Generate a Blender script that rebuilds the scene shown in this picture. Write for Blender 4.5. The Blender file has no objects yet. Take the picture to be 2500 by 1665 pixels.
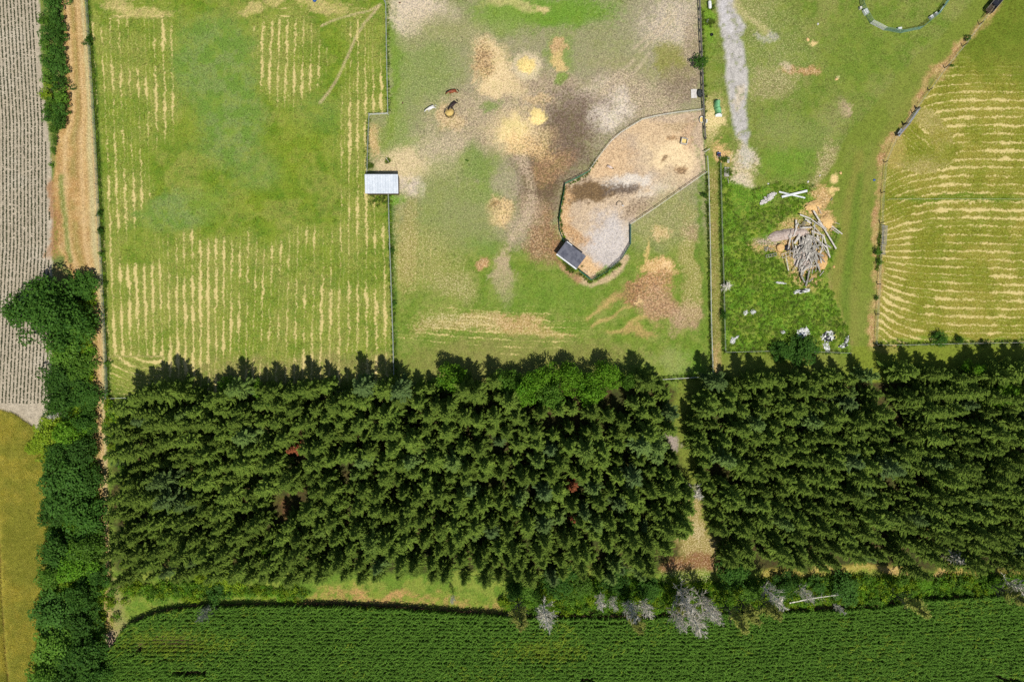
import bpy, bmesh, math, random
import numpy as np
from mathutils import Vector, Matrix

# ------------------------------------------------------------------ camera, world, sun, exposure
SC = bpy.context.scene
COL = SC.collection
S = 0.085                      # metres on the ground for one pixel of the 2500 px wide photograph
HFOV = math.radians(73.0)
CAMH = 1250 * S / math.tan(HFOV / 2)
cam = bpy.data.cameras.new('camera'); cam_ob = bpy.data.objects.new('camera', cam); COL.objects.link(cam_ob)
cam.sensor_width = 36.0; cam.sensor_fit = 'HORIZONTAL'; cam.lens = 18.0 / math.tan(HFOV / 2)
cam.clip_start = 1.0; cam.clip_end = 3000.0
cam_ob.location = (0, 0, CAMH); cam_ob.rotation_euler = (0, 0, 0)
SC.camera = cam_ob

SUN_EL = math.radians(63.0)
SHADOW_DIR = Vector((-0.33, 0.944, 0)).normalized()       # where shadows fall on the ground
to_sun = Vector((-SHADOW_DIR.x * math.cos(SUN_EL), -SHADOW_DIR.y * math.cos(SUN_EL), math.sin(SUN_EL)))
world = bpy.data.worlds.new('World'); SC.world = world; world.use_nodes = True
wn = world.node_tree; wn.nodes.clear()
wo = wn.nodes.new('ShaderNodeOutputWorld'); wb = wn.nodes.new('ShaderNodeBackground'); ws = wn.nodes.new('ShaderNodeTexSky')
ws.sky_type = 'NISHITA'; ws.sun_disc = False; ws.sun_elevation = SUN_EL
ws.sun_rotation = math.atan2(to_sun.x, to_sun.y); ws.altitude = 80.0
wb.inputs['Strength'].default_value = 0.055
wn.links.new(ws.outputs[0], wb.inputs[0]); wn.links.new(wb.outputs[0], wo.inputs[0])
sun = bpy.data.lights.new('sun', 'SUN'); sun.energy = 3.6; sun.angle = math.radians(0.53); sun.color = (1.0, 0.955, 0.88)
sun_ob = bpy.data.objects.new('sun', sun); COL.objects.link(sun_ob)
sun_ob.rotation_euler = to_sun.to_track_quat('Z', 'Y').to_euler(); sun_ob.location = (30, -80, 120)
SC.view_settings.view_transform = 'Standard'; SC.view_settings.look = 'None'
SC.view_settings.exposure = 0.12; SC.view_settings.gamma = 1.0; SC.view_settings.use_curve_mapping = False
SC.cycles.use_denoising = False
SC.cycles.max_bounces = 5; SC.cycles.diffuse_bounces = 2; SC.cycles.glossy_bounces = 2
SC.cycles.transmission_bounces = 3; SC.cycles.transparent_max_bounces = 4

RNG = random.Random(7)
NP = np.random.RandomState(11)

# ------------------------------------------------------------------ helpers
def W(px, py, z=0.0):
    """map position (photo pixels) -> world metres"""
    return Vector(((px - 1250.0) * S, (832.5 - py) * S, z))
def WT(px, py, h):
    """ground point below something of height h that is seen at (px,py)"""
    k = (CAMH - h) / CAMH
    return Vector(((px - 1250.0) * S * k, (832.5 - py) * S * k, 0.0))
def lin(r, g, b):
    f = lambda v: (v / 255 / 12.92) if v / 255 <= 0.04045 else ((v / 255 + 0.055) / 1.055) ** 2.4
    return (f(r), f(g), f(b))

class MB:
    """collects shapes; build() links them as ONE mesh object"""
    def __init__(s): s.v = []; s.f = []; s.m = []
    def add(s, vs, fs, mat=0):
        o = len(s.v); s.v += [tuple(p) for p in vs]; s.f += [tuple(o + i for i in f) for f in fs]; s.m += [mat] * len(fs)
    def box(s, c, size, rot=None, mat=0, taper=1.0):
        hx, hy, hz = size[0] / 2, size[1] / 2, size[2] / 2
        vs = []
        for z, t in ((-hz, 1.0), (hz, taper)):
            for x, y in ((-hx, -hy), (hx, -hy), (hx, hy), (-hx, hy)): vs.append(Vector((x * t, y * t, z)))
        if rot is not None:
            R = rot if isinstance(rot, Matrix) else Matrix.Rotation(rot, 3, 'Z'); vs = [R @ p for p in vs]
        c = Vector(c)
        s.add([p + c for p in vs], [(0, 3, 2, 1), (4, 5, 6, 7), (0, 1, 5, 4), (1, 2, 6, 5), (2, 3, 7, 6), (3, 0, 4, 7)], mat)
    def beam(s, a, b, w, t, mat=0, up=Vector((0, 0, 1)), jag=0.0):
        a = Vector(a); b = Vector(b); d = (b - a); L = d.length
        if L < 1e-6: return
        d /= L; sd = d.cross(up)
        if sd.length < 1e-4: sd = Vector((1, 0, 0))
        sd.normalize(); u = sd.cross(d)
        vs = []
        for p, e in ((a, -1), (b, 1)):
            for x, y in ((-1, -1), (1, -1), (1, 1), (-1, 1)):
                vs.append(p + sd * (x * w / 2) + u * (y * t / 2) + d * (e * jag * RNG.uniform(-1, 1)))
        s.add(vs, [(0, 1, 2, 3), (7, 6, 5, 4), (0, 4, 5, 1), (1, 5, 6, 2), (2, 6, 7, 3), (3, 7, 4, 0)], mat)
    def tube(s, pts, rad, n=6, mat=0, cap=True):
        pts = [Vector(p) for p in pts]; rad = rad if isinstance(rad, (list, tuple)) else [rad] * len(pts)
        vs = []; prev = None
        for i, p in enumerate(pts):
            d = (pts[min(i + 1, len(pts) - 1)] - pts[max(i - 1, 0)])
            d = d.normalized() if d.length > 1e-9 else Vector((0, 0, 1))
            ref = prev if prev is not None else (Vector((0, 0, 1)) if abs(d.z) < 0.9 else Vector((1, 0, 0)))
            a = (ref - d * ref.dot(d)); a = a.normalized() if a.length > 1e-6 else d.orthogonal().normalized()
            prev = a; b = d.cross(a)
            for k in range(n):
                t = 2 * math.pi * k / n; vs.append(p + (a * math.cos(t) + b * math.sin(t)) * rad[i])
        fs = []
        for i in range(len(pts) - 1):
            for k in range(n):
                k2 = (k + 1) % n; fs.append((i * n + k, i * n + k2, (i + 1) * n + k2, (i + 1) * n + k))
        if cap: fs.append(tuple(range(n - 1, -1, -1))); fs.append(tuple((len(pts) - 1) * n + k for k in range(n)))
        s.add(vs, fs, mat)
    def lathe(s, prof, c=(0, 0, 0), n=16, mat=0, sx=1.0, sy=1.0, rot=0.0, jit=0.0, cap=True):
        c = Vector(c); vs = []; fs = []; m = len(prof); R = Matrix.Rotation(rot, 3, 'Z')
        for k in range(n):
            t = 2 * math.pi * k / n
            for (r, z) in prof:
                q = r * (1 + jit * RNG.uniform(-1, 1))
                vs.append(R @ Vector((math.cos(t) * q * sx, math.sin(t) * q * sy, z + jit * 0.3 * r * RNG.uniform(-1, 1))) + c)
        for k in range(n):
            k2 = (k + 1) % n
            for i in range(m - 1): fs.append((k * m + i, k2 * m + i, k2 * m + i + 1, k * m + i + 1))
        if cap: fs.append(tuple(k * m + m - 1 for k in range(n)))
        s.add(vs, fs, mat)
    def build(s, name, mats, parent=None, smooth=False):
        me = bpy.data.meshes.new(name); me.from_pydata(s.v, [], s.f); me.update()
        for m in (mats if isinstance(mats, (list, tuple)) else [mats]): me.materials.append(m)
        if len(me.materials) > 1: me.polygons.foreach_set('material_index', s.m)
        if smooth: me.polygons.foreach_set('use_smooth', [True] * len(me.polygons))
        o = bpy.data.objects.new(name, me); COL.objects.link(o)
        if parent is not None: o.parent = parent
        return o

def np_mesh(name, V, F, mat, matidx=None):
    """mesh from numpy arrays, F (n,3) or (n,4)"""
    me = bpy.data.meshes.new(name); V = np.asarray(V, dtype=np.float32); F = np.asarray(F, dtype=np.int32)
    k = F.shape[1]
    me.vertices.add(len(V)); me.vertices.foreach_set('co', V.ravel())
    me.loops.add(F.size); me.loops.foreach_set('vertex_index', F.ravel())
    me.polygons.add(len(F)); me.polygons.foreach_set('loop_start', np.arange(0, F.size, k, dtype=np.int32))
    for m in (mat if isinstance(mat, (list, tuple)) else [mat]): me.materials.append(m)
    if matidx is not None: me.polygons.foreach_set('material_index', np.asarray(matidx, dtype=np.int32))
    me.update(calc_edges=True)
    return me
def link(name, me, parent=None):
    o = bpy.data.objects.new(name, me); COL.objects.link(o)
    if parent is not None: o.parent = parent
    return o
def tag(o, label=None, cat=None, group=None, kind=None):
    if label: o['label'] = label
    if cat: o['category'] = cat
    if group: o['group'] = group
    if kind: o['kind'] = kind
    return o
def empty(name, loc=(0, 0, 0), rz=0.0):
    o = bpy.data.objects.new(name, None); COL.objects.link(o); o.location = loc; o.rotation_euler = (0, 0, rz)
    o.empty_display_size = 0.3
    return o
ONES = 'zeroth first second third fourth fifth sixth seventh eighth ninth tenth eleventh twelfth thirteenth fourteenth fifteenth sixteenth seventeenth eighteenth nineteenth'.split()
def ordinal(n):
    if n < 20: return ONES[n]
    t = {2: 'twent', 3: 'thirt', 4: 'fort', 5: 'fift'}[n // 10]
    return t + 'ieth' if n % 10 == 0 else t + 'y-' + ONES[n % 10]

# ---- value noise for laying out the ground (world based)
_T = np.random.RandomState(5).rand(256, 256)
def vnoise(x, y):
    xi = np.floor(x).astype(int); yi = np.floor(y).astype(int); fx = x - xi; fy = y - yi
    fx = fx * fx * (3 - 2 * fx); fy = fy * fy * (3 - 2 * fy)
    a = _T[xi % 256, yi % 256]; b = _T[(xi + 1) % 256, yi % 256]; c = _T[xi % 256, (yi + 1) % 256]; d = _T[(xi + 1) % 256, (yi + 1) % 256]
    return (a * (1 - fx) + b * fx) * (1 - fy) + (c * (1 - fx) + d * fx) * fy
def fbm(x, y, sc, oc=4, seed=0):
    r = 0; a = 0.5; t = 0
    x = x / sc + seed * 17.3; y = y / sc + seed * 9.7
    for _ in range(oc):
        r = r + a * vnoise(x, y); t += a; a *= 0.55; x = x * 2.03 + 5.1; y = y * 2.03 + 3.7
    return r / t
def sstep(a, b, x):
    t = np.clip((x - a) / (b - a), 0, 1); return t * t * (3 - 2 * t)
def polydist(X, Y, pts, closed=True):
    """signed distance (px) to polygon, negative inside (or plain distance to an open line)"""
    P = np.array(pts, dtype=float); n = len(P); d = np.full(X.shape, 1e9); ins = np.zeros(X.shape, bool)
    for i in range(n if closed else n - 1):
        a = P[i]; b = P[(i + 1) % n]; e = b - a; L2 = max(e @ e, 1e-9)
        t = np.clip(((X - a[0]) * e[0] + (Y - a[1]) * e[1]) / L2, 0, 1)
        d = np.minimum(d, (X - a[0] - t * e[0]) ** 2 + (Y - a[1] - t * e[1]) ** 2)
        if closed and a[1] != b[1]:
            c = ((a[1] > Y) != (b[1] > Y)) & (X < (b[0] - a[0]) * (Y - a[1]) / (b[1] - a[1]) + a[0]); ins ^= c
    d = np.sqrt(d)
    return np.where(ins, -d, d) if closed else d
def interp(v, tab):
    return np.interp(v, [t[0] for t in tab], [t[1] for t in tab])

# ------------------------------------------------------------------ materials
class NT:
    def __init__(s, name):
        s.mat = bpy.data.materials.new(name); s.mat.use_nodes = True; s.t = s.mat.node_tree; s.t.nodes.clear()
        s.out = s.t.nodes.new('ShaderNodeOutputMaterial')
    def n(s, typ, props=None, **ins):
        nd = s.t.nodes.new(typ)
        for k, v in (props or {}).items(): setattr(nd, k, v)
        for k, v in ins.items():
            key = int(k[1:]) if (k[0] == 'i' and k[1:].isdigit()) else k.replace('_', ' ')
            sk = nd.inputs[key]
            if isinstance(v, bpy.types.NodeSocket): s.t.links.new(v, sk)
            else: sk.default_value = v
        return nd
    def math(s, op, a, b=0.0, clamp=False):
        return s.n('ShaderNodeMath', {'operation': op, 'use_clamp': clamp}, i0=a, i1=b).outputs[0]
    def mix(s, f, a, b, bt='MIX'):
        nd = s.t.nodes.new('ShaderNodeMix'); nd.data_type = 'RGBA'; nd.blend_type = bt
        for k, v in ((0, f), (6, a), (7, b)):
            if isinstance(v, bpy.types.NodeSocket): s.t.links.new(v, nd.inputs[k])
            elif k == 0: nd.inputs[k].default_value = v
            else: nd.inputs[k].default_value = (*v[:3], 1.0)
        return nd.outputs[2]
    def remap(s, v, a, b, c=0.0, d=1.0, sm=True):
        return s.n('ShaderNodeMapRange', {'interpolation_type': 'SMOOTHSTEP' if sm else 'LINEAR'}, Value=v, From_Min=a, From_Max=b, To_Min=c, To_Max=d).outputs[0]
    def noise(s, scale, det=3.0, rough=0.55, vec=None, dist=0.0):
        nd = s.n('ShaderNodeTexNoise', None, Scale=scale, Detail=det, Roughness=rough, Distortion=dist)
        if vec is not None: s.t.links.new(vec, nd.inputs['Vector'])
        return nd.outputs[0]
    def finish(s, col, rough=0.85, bump=None, bstr=0.4, bdist=0.05, spec=0.2, transl=0.0, metal=0.0):
        p = s.n('ShaderNodeBsdfPrincipled', None, Roughness=rough, Metallic=metal)
        p.inputs['Specular IOR Level'].default_value = spec
        if isinstance(col, bpy.types.NodeSocket): s.t.links.new(col, p.inputs['Base Color'])
        else: p.inputs['Base Color'].default_value = (*col[:3], 1)
        if bump is not None:
            b = s.n('ShaderNodeBump', None, Strength=bstr, Distance=bdist, Height=bump); s.t.links.new(b.outputs[0], p.inputs['Normal'])
        sh = p.outputs[0]
        if transl > 0:
            tr = s.t.nodes.new('ShaderNodeBsdfTranslucent')
            if isinstance(col, bpy.types.NodeSocket): s.t.links.new(col, tr.inputs[0])
            else: tr.inputs[0].default_value = (*col[:3], 1)
            mx = s.n('ShaderNodeMixShader', None, Fac=transl); s.t.links.new(sh, mx.inputs[1]); s.t.links.new(tr.outputs[0], mx.inputs[2]); sh = mx.outputs[0]
        s.t.links.new(sh, s.out.inputs[0])
        return s.mat

def mat_plain(name, a, b=None, scale=6.0, rough=0.7, spec=0.3, metal=0.0, bstr=0.25, obj=True):
    """weathered surface: two tones mottled by noise"""
    m = NT(name); a = lin(*a); b = lin(*(b or tuple(int(v * 255) for v in (0, 0, 0)))) if b else tuple(v * 0.7 for v in a)
    tc = m.n('ShaderNodeTexCoord').outputs['Object' if obj else 'Generated']
    n1 = m.noise(scale, 4.0, 0.6, tc); n2 = m.noise(scale * 7, 2.0, 0.6, tc)
    rnd = m.n('ShaderNodeObjectInfo').outputs['Random']
    f = m.math('ADD', m.remap(n1, 0.35, 0.68), m.math('MULTIPLY', m.math('SUBTRACT', rnd, 0.5), 0.5), True)
    c = m.mix(f, a, b)
    c = m.mix(0.5, c, m.n('ShaderNodeCombineColor', None, Red=m.remap(n2, .3, .7, .75, 1.15), Green=m.remap(n2, .3, .7, .75, 1.15), Blue=m.remap(n2, .3, .7, .75, 1.15)).outputs[0], 'MULTIPLY')
    return m.finish(c, rough, n2, bstr, 0.02, spec, 0.0, metal)

def mat_leaf(name, a, b, transl=0.22, rough=0.55, tree_var=0.5, hue=None, spec=0.1):
    """foliage: tone differs leaf by leaf and tree by tree"""
    m = NT(name); a = lin(*a); b = lin(*b)
    isl = m.n('ShaderNodeNewGeometry').outputs['Random Per Island']; rnd = m.n('ShaderNodeObjectInfo').outputs['Random']
    pos = m.n('ShaderNodeNewGeometry').outputs['Position']
    cl = m.noise(0.9, 2.0, 0.5, pos)
    f = m.math('ADD', m.math('MULTIPLY', isl, 0.55), m.math('MULTIPLY', m.math('SUBTRACT', cl, 0.28), 0.9), True)
    c = m.mix(f, a, b)
    if hue:
        c = m.mix(m.remap(rnd, 1 - tree_var, 1.0, 0.0, 0.6), c, lin(*hue))
    v = m.remap(m.math('FRACT', m.math('MULTIPLY', rnd, 7.31)), 0.0, 1.0, 0.78, 1.2, False)
    c = m.mix(1.0, c, m.n('ShaderNodeCombineColor', None, Red=v, Green=v, Blue=v).outputs[0], 'MULTIPLY')
    return m.finish(c, rough, None, spec=spec, transl=transl)
# ------------------------------------------------------------------ the ground: one sheet of terrain, split along field edges
GS = 4.0
gx = np.arange(-160, 2661, GS); gy = np.arange(-160, 1829, GS)
X, Y = np.meshgrid(gx, gy)                      # photo-pixel map coordinates (1 px = S metres)
n1 = fbm(X, Y, 60, 4, 1); n2 = fbm(X, Y, 22, 4, 2); n3 = fbm(X, Y, 160, 3, 3); n4 = fbm(X, Y, 10, 3, 4); n5 = fbm(X, Y, 60, 4, 5)
n6 = fbm(X, Y, 90, 3, 6); n7 = fbm(X, Y, 90, 3, 7)
WX = X + (n6 - .5) * 55 + (n1 - .5) * 30 + (n4 - .5) * 16; WY = Y + (n7 - .5) * 55 + (n5 - .5) * 30 + (n2 - .5) * 20   # ragged edges
C = np.zeros(X.shape + (3,)); ST = np.zeros(X.shape); SP = np.zeros(X.shape); DK = np.zeros(X.shape); CL = np.zeros(X.shape); U = np.zeros(X.shape)
def lay(mask, col, k=1.0):
    m = np.clip(mask * k, 0, 1)[..., None]; C[:] = C * (1 - m) + np.array(lin(*col)) * m
def setf(A, mask, v): A[:] = A * (1 - mask) + v * mask
def inpoly(pts, soft=6, warp=1.0):
    x = X + (WX - X) * warp; y = Y + (WY - Y) * warp
    return 1 - sstep(-soft, soft, polydist(x, y, pts))
HF = .55 * fbm(X, Y, 9, 2, 8) + .45 * NP.rand(*X.shape)      # fine-grained raggedness
DX = WX - X; DY = WY - Y
def window(cx, cy, r):
    j0 = max(int((cx - r - gx[0]) / GS), 0); j1 = min(int((cx + r - gx[0]) / GS) + 2, X.shape[1]); i0 = max(int((cy - r - gy[0]) / GS), 0); i1 = min(int((cy + r - gy[0]) / GS) + 2, X.shape[0])
    return slice(i0, max(i1, i0 + 1)), slice(j0, max(j1, j0 + 1))
def blob_win(cx, cy, rx, ry, rot=0.0, soft=0.5, warp=1.0):
    w = window(cx, cy, max(rx, ry) * (1.4 + soft) + 34)
    x = X[w] + DX[w] * warp - cx; y = Y[w] + DY[w] * warp - cy
    c, s = math.cos(math.radians(rot)), math.sin(math.radians(rot))
    d = np.sqrt(((x * c + y * s) / rx) ** 2 + ((-x * s + y * c) / ry) ** 2)
    d = d + (HF[w] - .5) * (.25 + .9 * soft) * np.clip(30.0 / max(min(rx, ry), 8), .5, 1.2)
    return w, 1 - sstep(1 - soft * .7, 1 + soft * 0.5, d)
def blob(*a):
    r = np.zeros(X.shape); w, m = blob_win(*a); r[w] = m; return r
def line(pts, w, soft=0.6, warp=0.3):
    xs = [p[0] for p in pts]; ys = [p[1] for p in pts]; g = w * (2 + soft) + 30
    j0 = max(int((min(xs) - g - gx[0]) / GS), 0); j1 = max(int((max(xs) + g - gx[0]) / GS) + 2, j0 + 1); i0 = max(int((min(ys) - g - gy[0]) / GS), 0); i1 = max(int((max(ys) + g - gy[0]) / GS) + 2, i0 + 1)
    sl = (slice(i0, i1), slice(j0, j1)); r = np.zeros(X.shape)
    d = polydist(X[sl] + DX[sl] * warp, Y[sl] + DY[sl] * warp, pts, False) + (HF[sl] - .5) * w * soft * 1.2
    r[sl] = 1 - sstep(w * (1 - soft), w * (1 + soft), d); return r

LANE_L = [(-200, 146), (0, 150), (110, 156), (200, 160), (260, 165), (300, 156), (340, 136), (433, 130), (520, 133), (600, 140), (700, 190), (760, 210), (843, 216), (1000, 213), (1150, 222), (1232, 236), (1400, 248), (1480, 256), (1540, 258), (1830, 262)]
LANE_R = [(-200, 196), (0, 206), (150, 218), (300, 226), (433, 236), (600, 243), (700, 248), (843, 256), (970, 256), (1100, 262), (1232, 262), (1400, 268), (1480, 280), (1540, 300), (1830, 262)]
SOIL_R = [(-200, 92), (0, 97), (150, 100), (300, 116), (400, 126), (520, 130), (640, 128), (800, 125), (900, 128), (985, 128), (1045, 90), (1060, 0)]
lane_l = interp(Y, LANE_L); lane_r = interp(Y, LANE_R); soil_r = interp(Y, SOIL_R)
CORN_TOP = [(240, 1840), (252, 1665), (262, 1622), (275, 1582), (300, 1545), (330, 1516), (380, 1496), (430, 1484), (500, 1476), (700, 1474), (850, 1476), (1000, 1483), (1150, 1494), (1260, 1500), (1400, 1503), (1500, 1504), (1650, 1498), (1850, 1490), (2000, 1485), (2150, 1478), (2200, 1464), (2350, 1453), (2500, 1444), (2700, 1432)]
CORN = CORN_TOP + [(2720, 1850), (240, 1850)]
WHEAT = [(-200, 985), (0, 1003), (35, 1012), (60, 1030), (85, 1048), (110, 1090), (118, 1200), (116, 1300), (105, 1450), (95, 1560), (88, 1700), (85, 1840), (-200, 1840)]
HAY = [(232, -200), (212, 0), (228, 200), (242, 433), (255, 700), (262, 930), (265, 975), (600, 962), (963, 948), (958, 760), (951, 560), (950, 445), (898, 420), (904, 284), (948, 280), (942, 0), (940, -200)]
PADDOCK = [(940, -200), (942, 0), (948, 280), (904, 284), (898, 420), (950, 445), (951, 560), (958, 760), (963, 948), (1300, 938), (1600, 926), (1738, 919), (1732, 700), (1727, 500), (1720, 300), (1710, 0), (1705, -200)]
PEN = [(1718, 272), (1640, 280), (1570, 292), (1500, 335), (1460, 385), (1435, 418), (1378, 450), (1366, 530), (1366, 570), (1380, 600), (1413, 655), (1442, 684), (1480, 665), (1515, 635), (1537, 597), (1538, 548), (1640, 480), (1722, 421)]
GRAVEL = [(1750, -200), (1752, 0), (1764, 90), (1772, 100), (1765, 110), (1768, 180), (1778, 232), (1786, 262), (1800, 330), (1828, 356), (1834, 330), (1822, 262), (1824, 200), (1812, 112), (1804, 100), (1822, 70), (1806, 40), (1796, 0), (1790, -200)]
WEEDS = [(1760, 430), (1830, 465), (1900, 445), (1985, 452), (1990, 520), (2052, 560), (2035, 620), (2026, 700), (2050, 770), (2075, 820), (2072, 858), (1960, 862), (1768, 860), (1762, 700), (1758, 560)]
RHAY = [(2700, -200), (2440, -200), (2432, 0), (2370, 95), (2320, 150), (2240, 265), (2190, 330), (2165, 366), (2155, 480), (2150, 600), (2146, 760), (2138, 842), (2330, 838), (2520, 835), (2700, 830)]
MOWN = [(1990, 452), (2030, 400), (2070, 330), (2150, 230), (2300, 90), (2380, 0), (2450, -200), (2440, -200), (2432, 0), (2370, 95), (2320, 150), (2240, 265), (2190, 330), (2160, 366), (2150, 480), (2144, 600), (2140, 760), (2132, 842), (2500, 840), (2700, 835), (2700, 900), (2100, 930), (1760, 935), (1738, 925), (1740, 860), (1980, 866), (2075, 862), (2075, 820), (2050, 770), (2026, 700), (2035, 620), (2052, 560)]

# base grass
lay(np.ones(X.shape), (112, 132, 58)); lay(sstep(.4, .65, n1), (128, 140, 72), .7); lay(sstep(.45, .7, n2), (98, 128, 42), .6)
CL[:] = .5
# ---- plantation floor
FOREST = [(255, 985), (600, 968), (963, 955), (1300, 945), (1600, 935), (1640, 950), (1690, 1060), (1735, 935), (1900, 905), (2100, 890), (2700, 890), (2700, 1400), (1900, 1400), (1640, 1420), (1300, 1420), (300, 1430)]
m = inpoly(FOREST, 10); lay(m, (70, 72, 40)); lay(m * sstep(.4, .7, n2), (84, 66, 44), .7); setf(CL, m, .2)
m = blob(732, 1105, 16, 30) + blob(705, 1270, 20, 50) + blob(712, 1180, 14, 30); lay(m * sstep(.42, .6, n2), (118, 84, 60), .8)
# gap lane between the two blocks
m = line([(1690, 905), (1672, 985), (1672, 1060), (1690, 1150), (1712, 1260), (1722, 1350), (1715, 1410)], 26, .4); lay(m, (122, 132, 56))
m = blob(1705, 1340, 62, 46) + blob(1700, 1270, 26, 60); lay(m, (160, 142, 84)); setf(SP, m, .5)
m = blob(1690, 1395, 80, 30); lay(m, (140, 100, 66)); setf(SP, m, .4)
lay(blob(1648, 1072, 14, 22), (165, 150, 140)); 
# brush strip between plantation and corn
m = np.clip(sstep(1385, 1405, Y + (n2 - .5) * 20) , 0, 1); lay(m, (104, 132, 48)); lay(m * sstep(.42, .62, n2), (140, 150, 66), .8)
m = line([(740, 1462), (900, 1458), (1050, 1465), (1220, 1480)], 22, .5, 1); lay(m, (128, 142, 58)); lay(m * sstep(.45, .6, n4), (190, 150, 96), .6)
for b in ((860, 1447, 30, 10), (985, 1451, 34, 9), (920, 1462, 50, 8), (745, 1462, 18, 6), (1160, 1488, 24, 6)): lay(blob(*b), (196, 152, 100), .8)
m = line([(1880, 1408), (2050, 1400), (2180, 1398), (2400, 1396), (2700, 1392)], 12, .5, 1); lay(m, (168, 152, 74)); setf(SP, m, .3)
for b in ((2175, 1398, 36, 10), (2290, 1392, 40, 8), (2010, 1396, 40, 9)): lay(blob(*b), (190, 160, 100), .8)
# ---- soil field with soya rows
m = 1 - sstep(-3, 3, X - soil_r - (n4 - .5) * 8); m *= 1 - sstep(1040, 1050, Y - 0.02 * X)
lay(m, (184, 172, 150)); lay(m * sstep(.35, .7, n2), (172, 160, 138), .6); lay(m * sstep(.5, .75, n5), (196, 186, 166), .5); setf(CL, m, 0); setf(DK, m, .12)
m2 = m * np.clip(1 - sstep(-22, -4, -(soil_r - X)) * 0, 0, 1)
# strip of rough grass between soil and lane
m = sstep(-2, 4, X - soil_r) * (1 - sstep(-4, 3, X - lane_l)) * (Y < 1050); lay(m, (112, 124, 66)); lay(m * sstep(300, 420, Y) * sstep(.4, .6, n2), (170, 142, 96), .8)
# ---- tan farm lane
m = sstep(-4, 4, X - lane_l + (n2 - .5) * 16) * (1 - sstep(-4, 4, X - lane_r + (n4 - .5) * 6)) * (1 - sstep(1500, 1560, Y))
lay(m, (192, 154, 98)); lay(m * sstep(.4, .7, n1), (176, 136, 82), .7); lay(m * sstep(.5, .7, n2), (206, 176, 124), .5)
tr = (X - lane_l) / np.maximum(lane_r - lane_l, 5); lay(m * np.exp(-((tr - .45) / .10) ** 2) * sstep(.35, .55, n5), (150, 138, 74), .7)
for t_ in (.25, .66): lay(m * np.exp(-((tr - t_) / .06) ** 2), (216, 186, 136), .6)
for t_ in (.12, .55): lay(m * np.exp(-((tr - t_) / .04) ** 2) * sstep(.4, .6, n5), (150, 118, 72), .5)
lay(m * np.exp(-((tr - .88) / .09) ** 2), (196, 190, 142), .7)
setf(SP, m, .3); setf(CL, m, .1); setf(DK, m, .2)
lay(line([(152, 430), (160, 560), (172, 640)], 6, .6), (118, 134, 62), .8); lay(line([(135, 430), (138, 620)], 9, .6, 1), (168, 124, 82), .8)
m = inpoly([(250, 1540), (310, 1535), (290, 1570), (268, 1610), (262, 1665), (262, 1830), (246, 1830), (248, 1600)], 4); lay(m, (176, 152, 130)); setf(CL, m, 0)
m = line([(268, 1420), (285, 1500), (300, 1530)], 20, .6, 1); lay(m, (150, 146, 90))
# ---- wheat ground, corn ground
m = inpoly(WHEAT, 3, .2); lay(m, (120, 100, 50)); setf(CL, m, 0)
m = inpoly(CORN, 3, .1); lay(m, (92, 74, 56)); setf(CL, m, 0); setf(SP, m, 0)
m = line(CORN_TOP[2:], 5, .5, .3); lay(m, (120, 86, 72), .8)

# ---- hay field west of the paddock
hay = inpoly(HAY, 3, .1)
lay(hay, (118, 138, 42)); lay(hay * sstep(.38, .6, n1), (136, 148, 60), .65); lay(hay * sstep(.46, .62, n2), (100, 128, 34), .6); lay(hay * sstep(.5, .62, n5), (148, 150, 74), .6); lay(hay * sstep(.54, .66, n4), (86, 120, 36), .5)
sage = np.clip(blob(520, 160, 115, 120, 0, .6) + blob(560, 300, 75, 100, 10, .6) + blob(440, 510, 110, 45, -15, .7) + blob(620, 420, 60, 50, 0, .8) * .6 + blob(780, 280, 60, 50, 0, .8) * .35, 0, 1) * hay
lay(sage, (126, 146, 84), .75); lay(sage * sstep(.45, .6, n2), (108, 140, 52), .75); setf(SP, sage, .12)
amp = np.clip(blob(330, 190, 130, 200, 4, .5, .6) + blob(300, 470, 70, 120, 0, .6, .6) + blob(700, 140, 95, 120, -4, .4, .7) + blob(880, 330, 60, 330, 0, .5, .6) * .9 + sstep(520, 640, Y + (n1 - .5) * 120) * .95, 0, 1)
amp *= np.clip(1 - sage * 1.3, 0, 1) * (1 - blob(760, 420, 110, 90, 0, .7) * .6) * (1 - blob(340, 600, 60, 45, 0, .6) * .8) * (1 - blob(560, 30, 110, 40, 0, .6) * .6)
amp *= .55 + .75 * sstep(.36, .62, n3 * .5 + n1 * .5)
amp = np.maximum(amp, .22 * (1 - sage) * sstep(.42, .6, n1))
slope = np.interp(X, [220, 330, 480, 650, 800, 945], [.045, .035, .01, -.035, -.02, .02])
bend = np.interp(Y, [-200, 60, 860, 1000], [60, 0, 0, 0]) * 0
Uh = (X - slope * (Y - 450) - bend) / 20.3
top = (Y < 44) * (X < 460); corner = blob(320, 925, 75, 45, 0, .3, .2)
ringd = np.sqrt(((X - 370) / 1.7) ** 2 + (Y - 850) ** 2)
Uh = np.where(Y < 44 + (n2 - .5) * 10, Y / 20.3, Uh)
Uh = np.where((X < 400) & (Y > 870), ringd / 17, Uh)
setf(ST, hay, 0); ST += hay * amp; U += np.where(hay > .5, Uh, 0)
lay(hay * amp, (152, 152, 76), .42)
for b in ((340, 22, 90, 16), (790, 22, 70, 22), (615, 30, 30, 12), (700, 8, 70, 12)): lay(hay * blob(*b), (208, 186, 124), .7)
yf = np.clip(blob(500, 490, 50, 40) + blob(590, 500, 50, 25) + blob(720, 350, 60, 90) + blob(775, 275, 20, 15) + blob(460, 300, 25, 40), 0, 1) * hay
lay(yf, (140, 152, 46), .3)
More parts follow.
